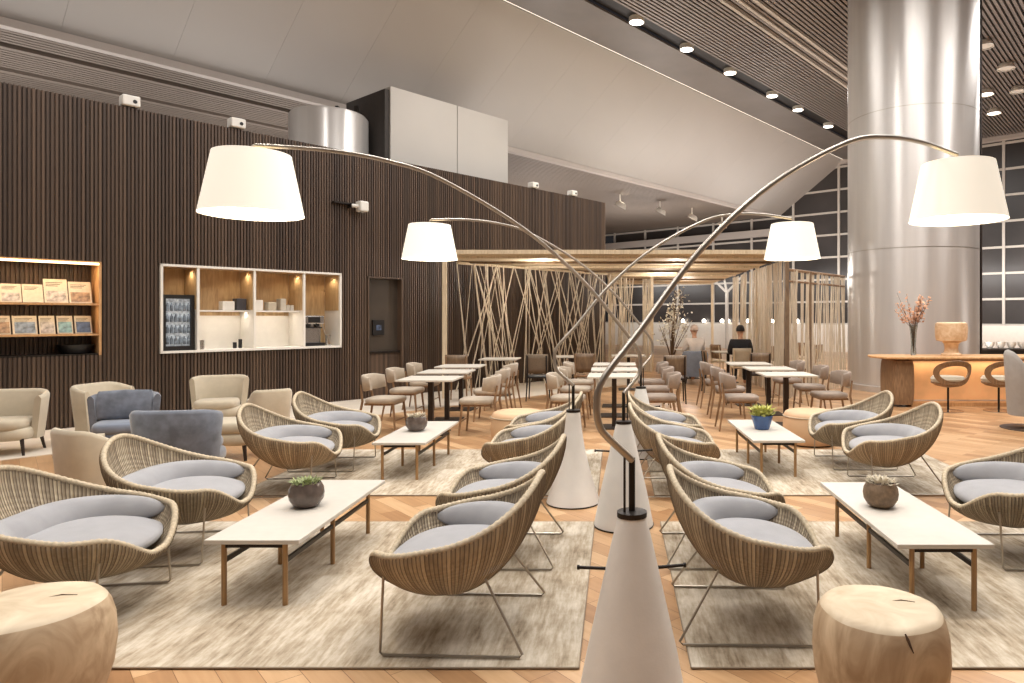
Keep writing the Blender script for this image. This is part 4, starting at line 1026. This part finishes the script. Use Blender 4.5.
for i in range(18):
    a = rnd.uniform(0, 2 * PI); e = Vector((math.cos(a) * rnd.uniform(.1, .42), math.sin(a) * rnd.uniform(.05, .25), rnd.uniform(.75, 1.15)))
    pts = [Vector((0, 0, .04)), Vector((e.x * .12, e.y * .12, .5)), e]; m.tube(pts, [.006, .005, .003], 5)
    for k in range(15):
        q = rnd.uniform(.25, 1); c = pts[1].lerp(pts[2], q) + Vector([rnd.gauss(0, .03) for _ in range(3)]); s_ = rnd.uniform(.018, .038)
        for _ in range(2):
            d1 = Vector([rnd.gauss(0, 1) for _ in range(3)]).normalized(); d2 = d1.orthogonal().normalized()
            lf.add([c - d1 * s_, c + d2 * s_ * .7, c + d1 * s_, c - d2 * s_ * .7], [(0, 1, 2, 3)])
m.build('twigs', TWIG, vs); lf.build('blossom', PINKB, vs, smooth=False, recalc=False)
tl = thing('table_lamp', 'carved pale wood table lamp with a squat drum head on desk', 'lamp', (6.02, 12.3, .886))
MB().lathe([(.17, 0), (.17, .03), (.13, .05), (.11, .12), (.12, .2), (.15, .24)], 36).build('foot', ALAB, tl)
MB().lathe([(.15, .24), (.27, .27), (.285, .33), (.295, .5), (.28, .58), (.24, .60), (0, .60)], 36, sx=.95, sy=.8).build('head', ALAB, tl)
# far counter with white bowls
fc = thing('service_counter', 'dark service counter beyond the desk by the right windows', 'counter', (12.3, 20.2, 0), 0)
MB().box(-2.4, 3, -.3, .3, 0, .62).build('body', BLACKP, fc, smooth=False); MB().box(-2.45, 3.05, -.33, .33, .62, .66).build('worktop', M('dark_worktop', (60, 52, 48), .4), fc, smooth=False)
wbl = None
for i in range(8):
    o = MB().lathe([(.06, 0), (.12, .12), (.13, .2), (.11, .2), (.05, .03), (0, .03)], 16).build('white_bowl', WHITE) if wbl is None else wbl.copy()
    if wbl is None: wbl = o
    else: COL.objects.link(o)
    o.location = (10.3 + i * .32, 20.05, .661); tag(o, 'white bowl in the row on the dark counter behind the desk', 'bowl', 'white bowls on the far counter')
    o['label'] = 'white bowl in the row on the dark counter behind the desk'

# ------------------------------------------------------------------ ceiling lamps in view
nms = ['nearest', 'second nearest', 'third', 'fourth', 'fifth', 'sixth and furthest']
AL = (13.2, 15.4, 17.7, 20.4, 22.35, 25.0)
for i, a_ in enumerate(AL):
    c = thing('ceiling_downlight', '%s lit downlight in the dark channel of the high ceiling' % nms[i], 'ceiling light', G(a_, 10.26, CZ), ANG, 'ceiling downlights')
    MB().lathe([(.17, -.02), (.19, -.02), (.19, .1), (.17, .1)], 24, cap=False).build('housing', WHITE, c)
    MB().lathe([(.0, -.022), (.168, -.022), (.168, .0)], 24).build('lens', BULB, c)
for i, (px, py) in enumerate(((620, 205), (660, 211), (692, 217), (722, 224))):
    d_ = (SZ - .55 - H) * F / (CY - py - 3); x_ = (px - CX) / F * d_
    c = thing('floodlight', ['white floodlight under the soffit just right of the slatted wall end', 'white floodlight under the soffit, second from the slatted wall', 'white floodlight under the soffit, third from the slatted wall', 'white floodlight under the soffit nearest the small right lampshade'][i], 'floodlight', (x_, d_, SZ - .5), ANG, 'floodlights under the soffit')
    MB().tube([(0, 0, .1), (0, 0, .5)], .03, 8).build('stem', WHITE, c)
    o = MB().lathe([(.12, .2), (.2, .15), (.26, 0), (.24, 0)], 20, cap=False).build('hood', WHITE, c); o.rotation_euler = (.5, .2, 0)
    o = MB().lathe([(0, .03), (.23, .03)], 20, cap=False).build('lens', BULB if i != 1 else WHITE, c); o.rotation_euler = (.5, .2, 0)
for i, (px, py) in enumerate(((986, 93), (994, 112), (984, 45), (1006, 67), (1018, 90))):
    d_ = (CZ - .1 - H) * F / (CY - py); x_ = (px - CX) / F * d_
    c = thing('ceiling_spotlight', ['lit ceiling spot right of the steel column, upper one', 'lit ceiling spot right of the steel column, lower one', 'unlit white ceiling projector nearest the column top', 'unlit white ceiling projector in the middle of three', 'unlit white ceiling projector closest to the right edge'][i], 'ceiling light', (x_, d_, CZ - .1), ANG, 'ceiling spots right of the column')
    MB().lathe([(.16, .1), (.2, .05), (.24, -.06), (.21, -.06)], 20, cap=False).build('hood', WHITE, c)
    MB().lathe([(0, -.04), (.2, -.04)], 20, cap=False).build('lens', BULB if i < 2 else WHITE, c)
    MB().tube([(0, 0, .08), (0, 0, .1)], .03, 8).build('stem', WHITE, c)

# ------------------------------------------------------------------ lights
def light(kind, loc, energy, color=(1, .9, .78), size=.3, rot=(0, 0, 0), spot=None, blend=.5, name='lamp_light', shape=None, sy=None):
    l = bpy.data.lights.new(name, kind); l.energy = energy; l.color = color
    if kind == 'AREA':
        l.size = size
        if sy: l.shape = 'RECTANGLE'; l.size_y = sy
    else: l.shadow_soft_size = size
    if kind == 'SPOT': l.spot_size = spot; l.spot_blend = blend
    o = bpy.data.objects.new(name, l); COL.objects.link(o); o.location = loc; o.rotation_euler = rot; return o
WARM = (1, .95, .88); NEUT = (1, .975, .95)
for s in SH: light('POINT', s + Vector((0, 0, .0)), 17, (1, .84, .64), .10, name='shade_bulb')
for a_ in AL + (0, 4.5, 9): light('SPOT', G(a_, 10.26, CZ - .06), 350, NEUT, .15, (0, 0, 0), 2.2, .8, 'downlight_beam')
for (x, y) in ((-3.0, 1.8), (1.0, 1.8), (-2.6, 5.2), (.4, 5.4), (3.4, 5.0), (-1.4, 9.2), (2.4, 9.6), (6.5, 8.5), (-5.4, 7.5)):
    light('SPOT', (x, y, CZ - .06), 380, WARM, .14, (0, 0, 0), 1.9, .8, 'downlight_beam')
for (x, y, e) in ((-2, -1, 200), (-5, 4, 200), (1, 4, 120), (-1, 9, 240), (5, 5, 240), (5, 10, 300), (0, 14, 260), (10, 10, 300), (10.5, 16, 380), (8, 22, 420), (0, 22, 300), (15, 20, 380)):
    light('AREA', (x, y, CZ - .12), e, NEUT, 3.0, (0, 0, ANG), name='ceiling_fill')  # soft fill added below the ceiling; the hall has no such panels
# upward fill added near the floor to brighten ceilings and column, no real fixtures
for (x, y, e) in ((9.5, 19.5, 160), (14, 24, 160), (12, 13, 120)):
    light('AREA', (x, y, .5), e, NEUT, 1.2, (PI, 0, ANG), name='upward_fill')
def aim(p, q, e, col=NEUT, sz=.15, ang=.9):
    o = light('SPOT', p, e, col, sz, (0, 0, 0), ang, .9, 'column_fill_spot'); o.rotation_euler = (Vector(q) - Vector(p)).to_track_quat('-Z', 'Y').to_euler()
aim((.5, 9.0, CZ - .1), (6.5, 14, 3.0), 560); aim((11.5, 8.5, CZ - .1), (6.5, 14, 3.5), 620); aim((6, 7, CZ - .1), (6.4, 13.8, 2.0), 420)  # spots added to brighten the steel column
for a_, e_ in ((-2, 22), (5, 34), (12, 75), (19, 110), (26, 120)):
    light('AREA', G(a_, LW + 1.2, 4.2), e_, NEUT, 5.5, (PI, 0, ANG), name='sloping_panel_fill', sy=.6)  # unseen upward fill added behind the wall to brighten the sloping panel
for (L_, e_) in ((23, 75), (18, 75), (12, 90), (6, 80), (1, 70)):
    o = light('AREA', G(28.6, L_, 3.4), e_, NEUT, 4.5, name='facade_fill', sy=.4); o.rotation_euler = (U * 1.0 + Vector((0, 0, -.35))).to_track_quat('-Z', 'Y').to_euler()  # added fill that brightens the mullions and parapet, not fittings of the hall
for a_ in (-4, 2, 8): light('AREA', G(a_, 17.5, 2.5), 200, NEUT, 3, (PI, 0, ANG), name='soffit_fill')  # unseen fill added to brighten the soffit slats, here and in the next row
for a_ in (18, 25): light('AREA', G(a_, 19, 3.2), 200, NEUT, 3, (PI, 0, ANG), name='soffit_fill')
# niches
for i in range(4):
    tm = bays[i + 1] - .10
    light('SPOT', WP(tm - .0, .2, ZN1 - .06), 5, (1, .82, .58), .03, (0, 0, 0), 2.6, .7, 'niche_spot')
light('AREA', WP((DV[0] + DV[2]) / 2, .3, 1.655), 4.5, (1, .92, .8), 1.5, (0, 0, ANG), name='shelf_strip_light', sy=.04)
light('AREA', WP((TM0 + TM1) / 2, .05, ZN1 - .085), 22, (1, .72, .42), 3.5, (0, 0, ANG), name='niche_strip_light', sy=.04)
light('AREA', WP((TM0 + TM1) / 2, .06, 1.735), 8, (1, .72, .42), 3.5, (0, 0, ANG), name='niche_strip_light', sy=.03)
# under the desk top and canopy lamps
light('AREA', (6.7, 12.12, .79), 7, (1, .80, .58), 2.9, (0, 0, 0), name='desk_strip_light', sy=.03)
for p in ((-1.6, 14.6), (1.3, 15.0), (1.2, 18.4), (2.2, 21.5)): light('POINT', (p[0], p[1], 2.45), 55, WARM, .12, name='canopy_lamp')
for p in ((4.8, 16.5), (5.5, 19.5)): light('POINT', (p[0], p[1], 2.6), 40, WARM, .15, name='dining_lamp')

# ------------------------------------------------------------------ world and camera
wd = bpy.data.worlds.new('night'); bpy.context.scene.world = wd; wd.use_nodes = True
wd.node_tree.nodes['Background'].inputs['Color'].default_value = (.03, .028, .03, 1); wd.node_tree.nodes['Background'].inputs['Strength'].default_value = .6
cam = bpy.data.cameras.new('camera'); co = bpy.data.objects.new('camera', cam); COL.objects.link(co)
co.location = (0, 0, H); co.rotation_euler = (PI / 2, 0, 0)
cam.sensor_width = 36; cam.lens = 36 * F / 1024; cam.shift_x = (512 - CX) / 1024; cam.shift_y = (CY - 341.5) / 1024; cam.clip_end = 200
sc = bpy.context.scene; sc.camera = co
sc.view_settings.view_transform = 'Standard'; sc.view_settings.look = 'None'; sc.view_settings.gamma = 1.0; sc.view_settings.exposure = -0.1
sc.cycles.max_bounces = 7; sc.cycles.diffuse_bounces = 4; sc.cycles.glossy_bounces = 3; sc.cycles.transmission_bounces = 4; sc.cycles.transparent_max_bounces = 8
sc.cycles.use_denoising = True; sc.cycles.sample_clamp_indirect = 6.0
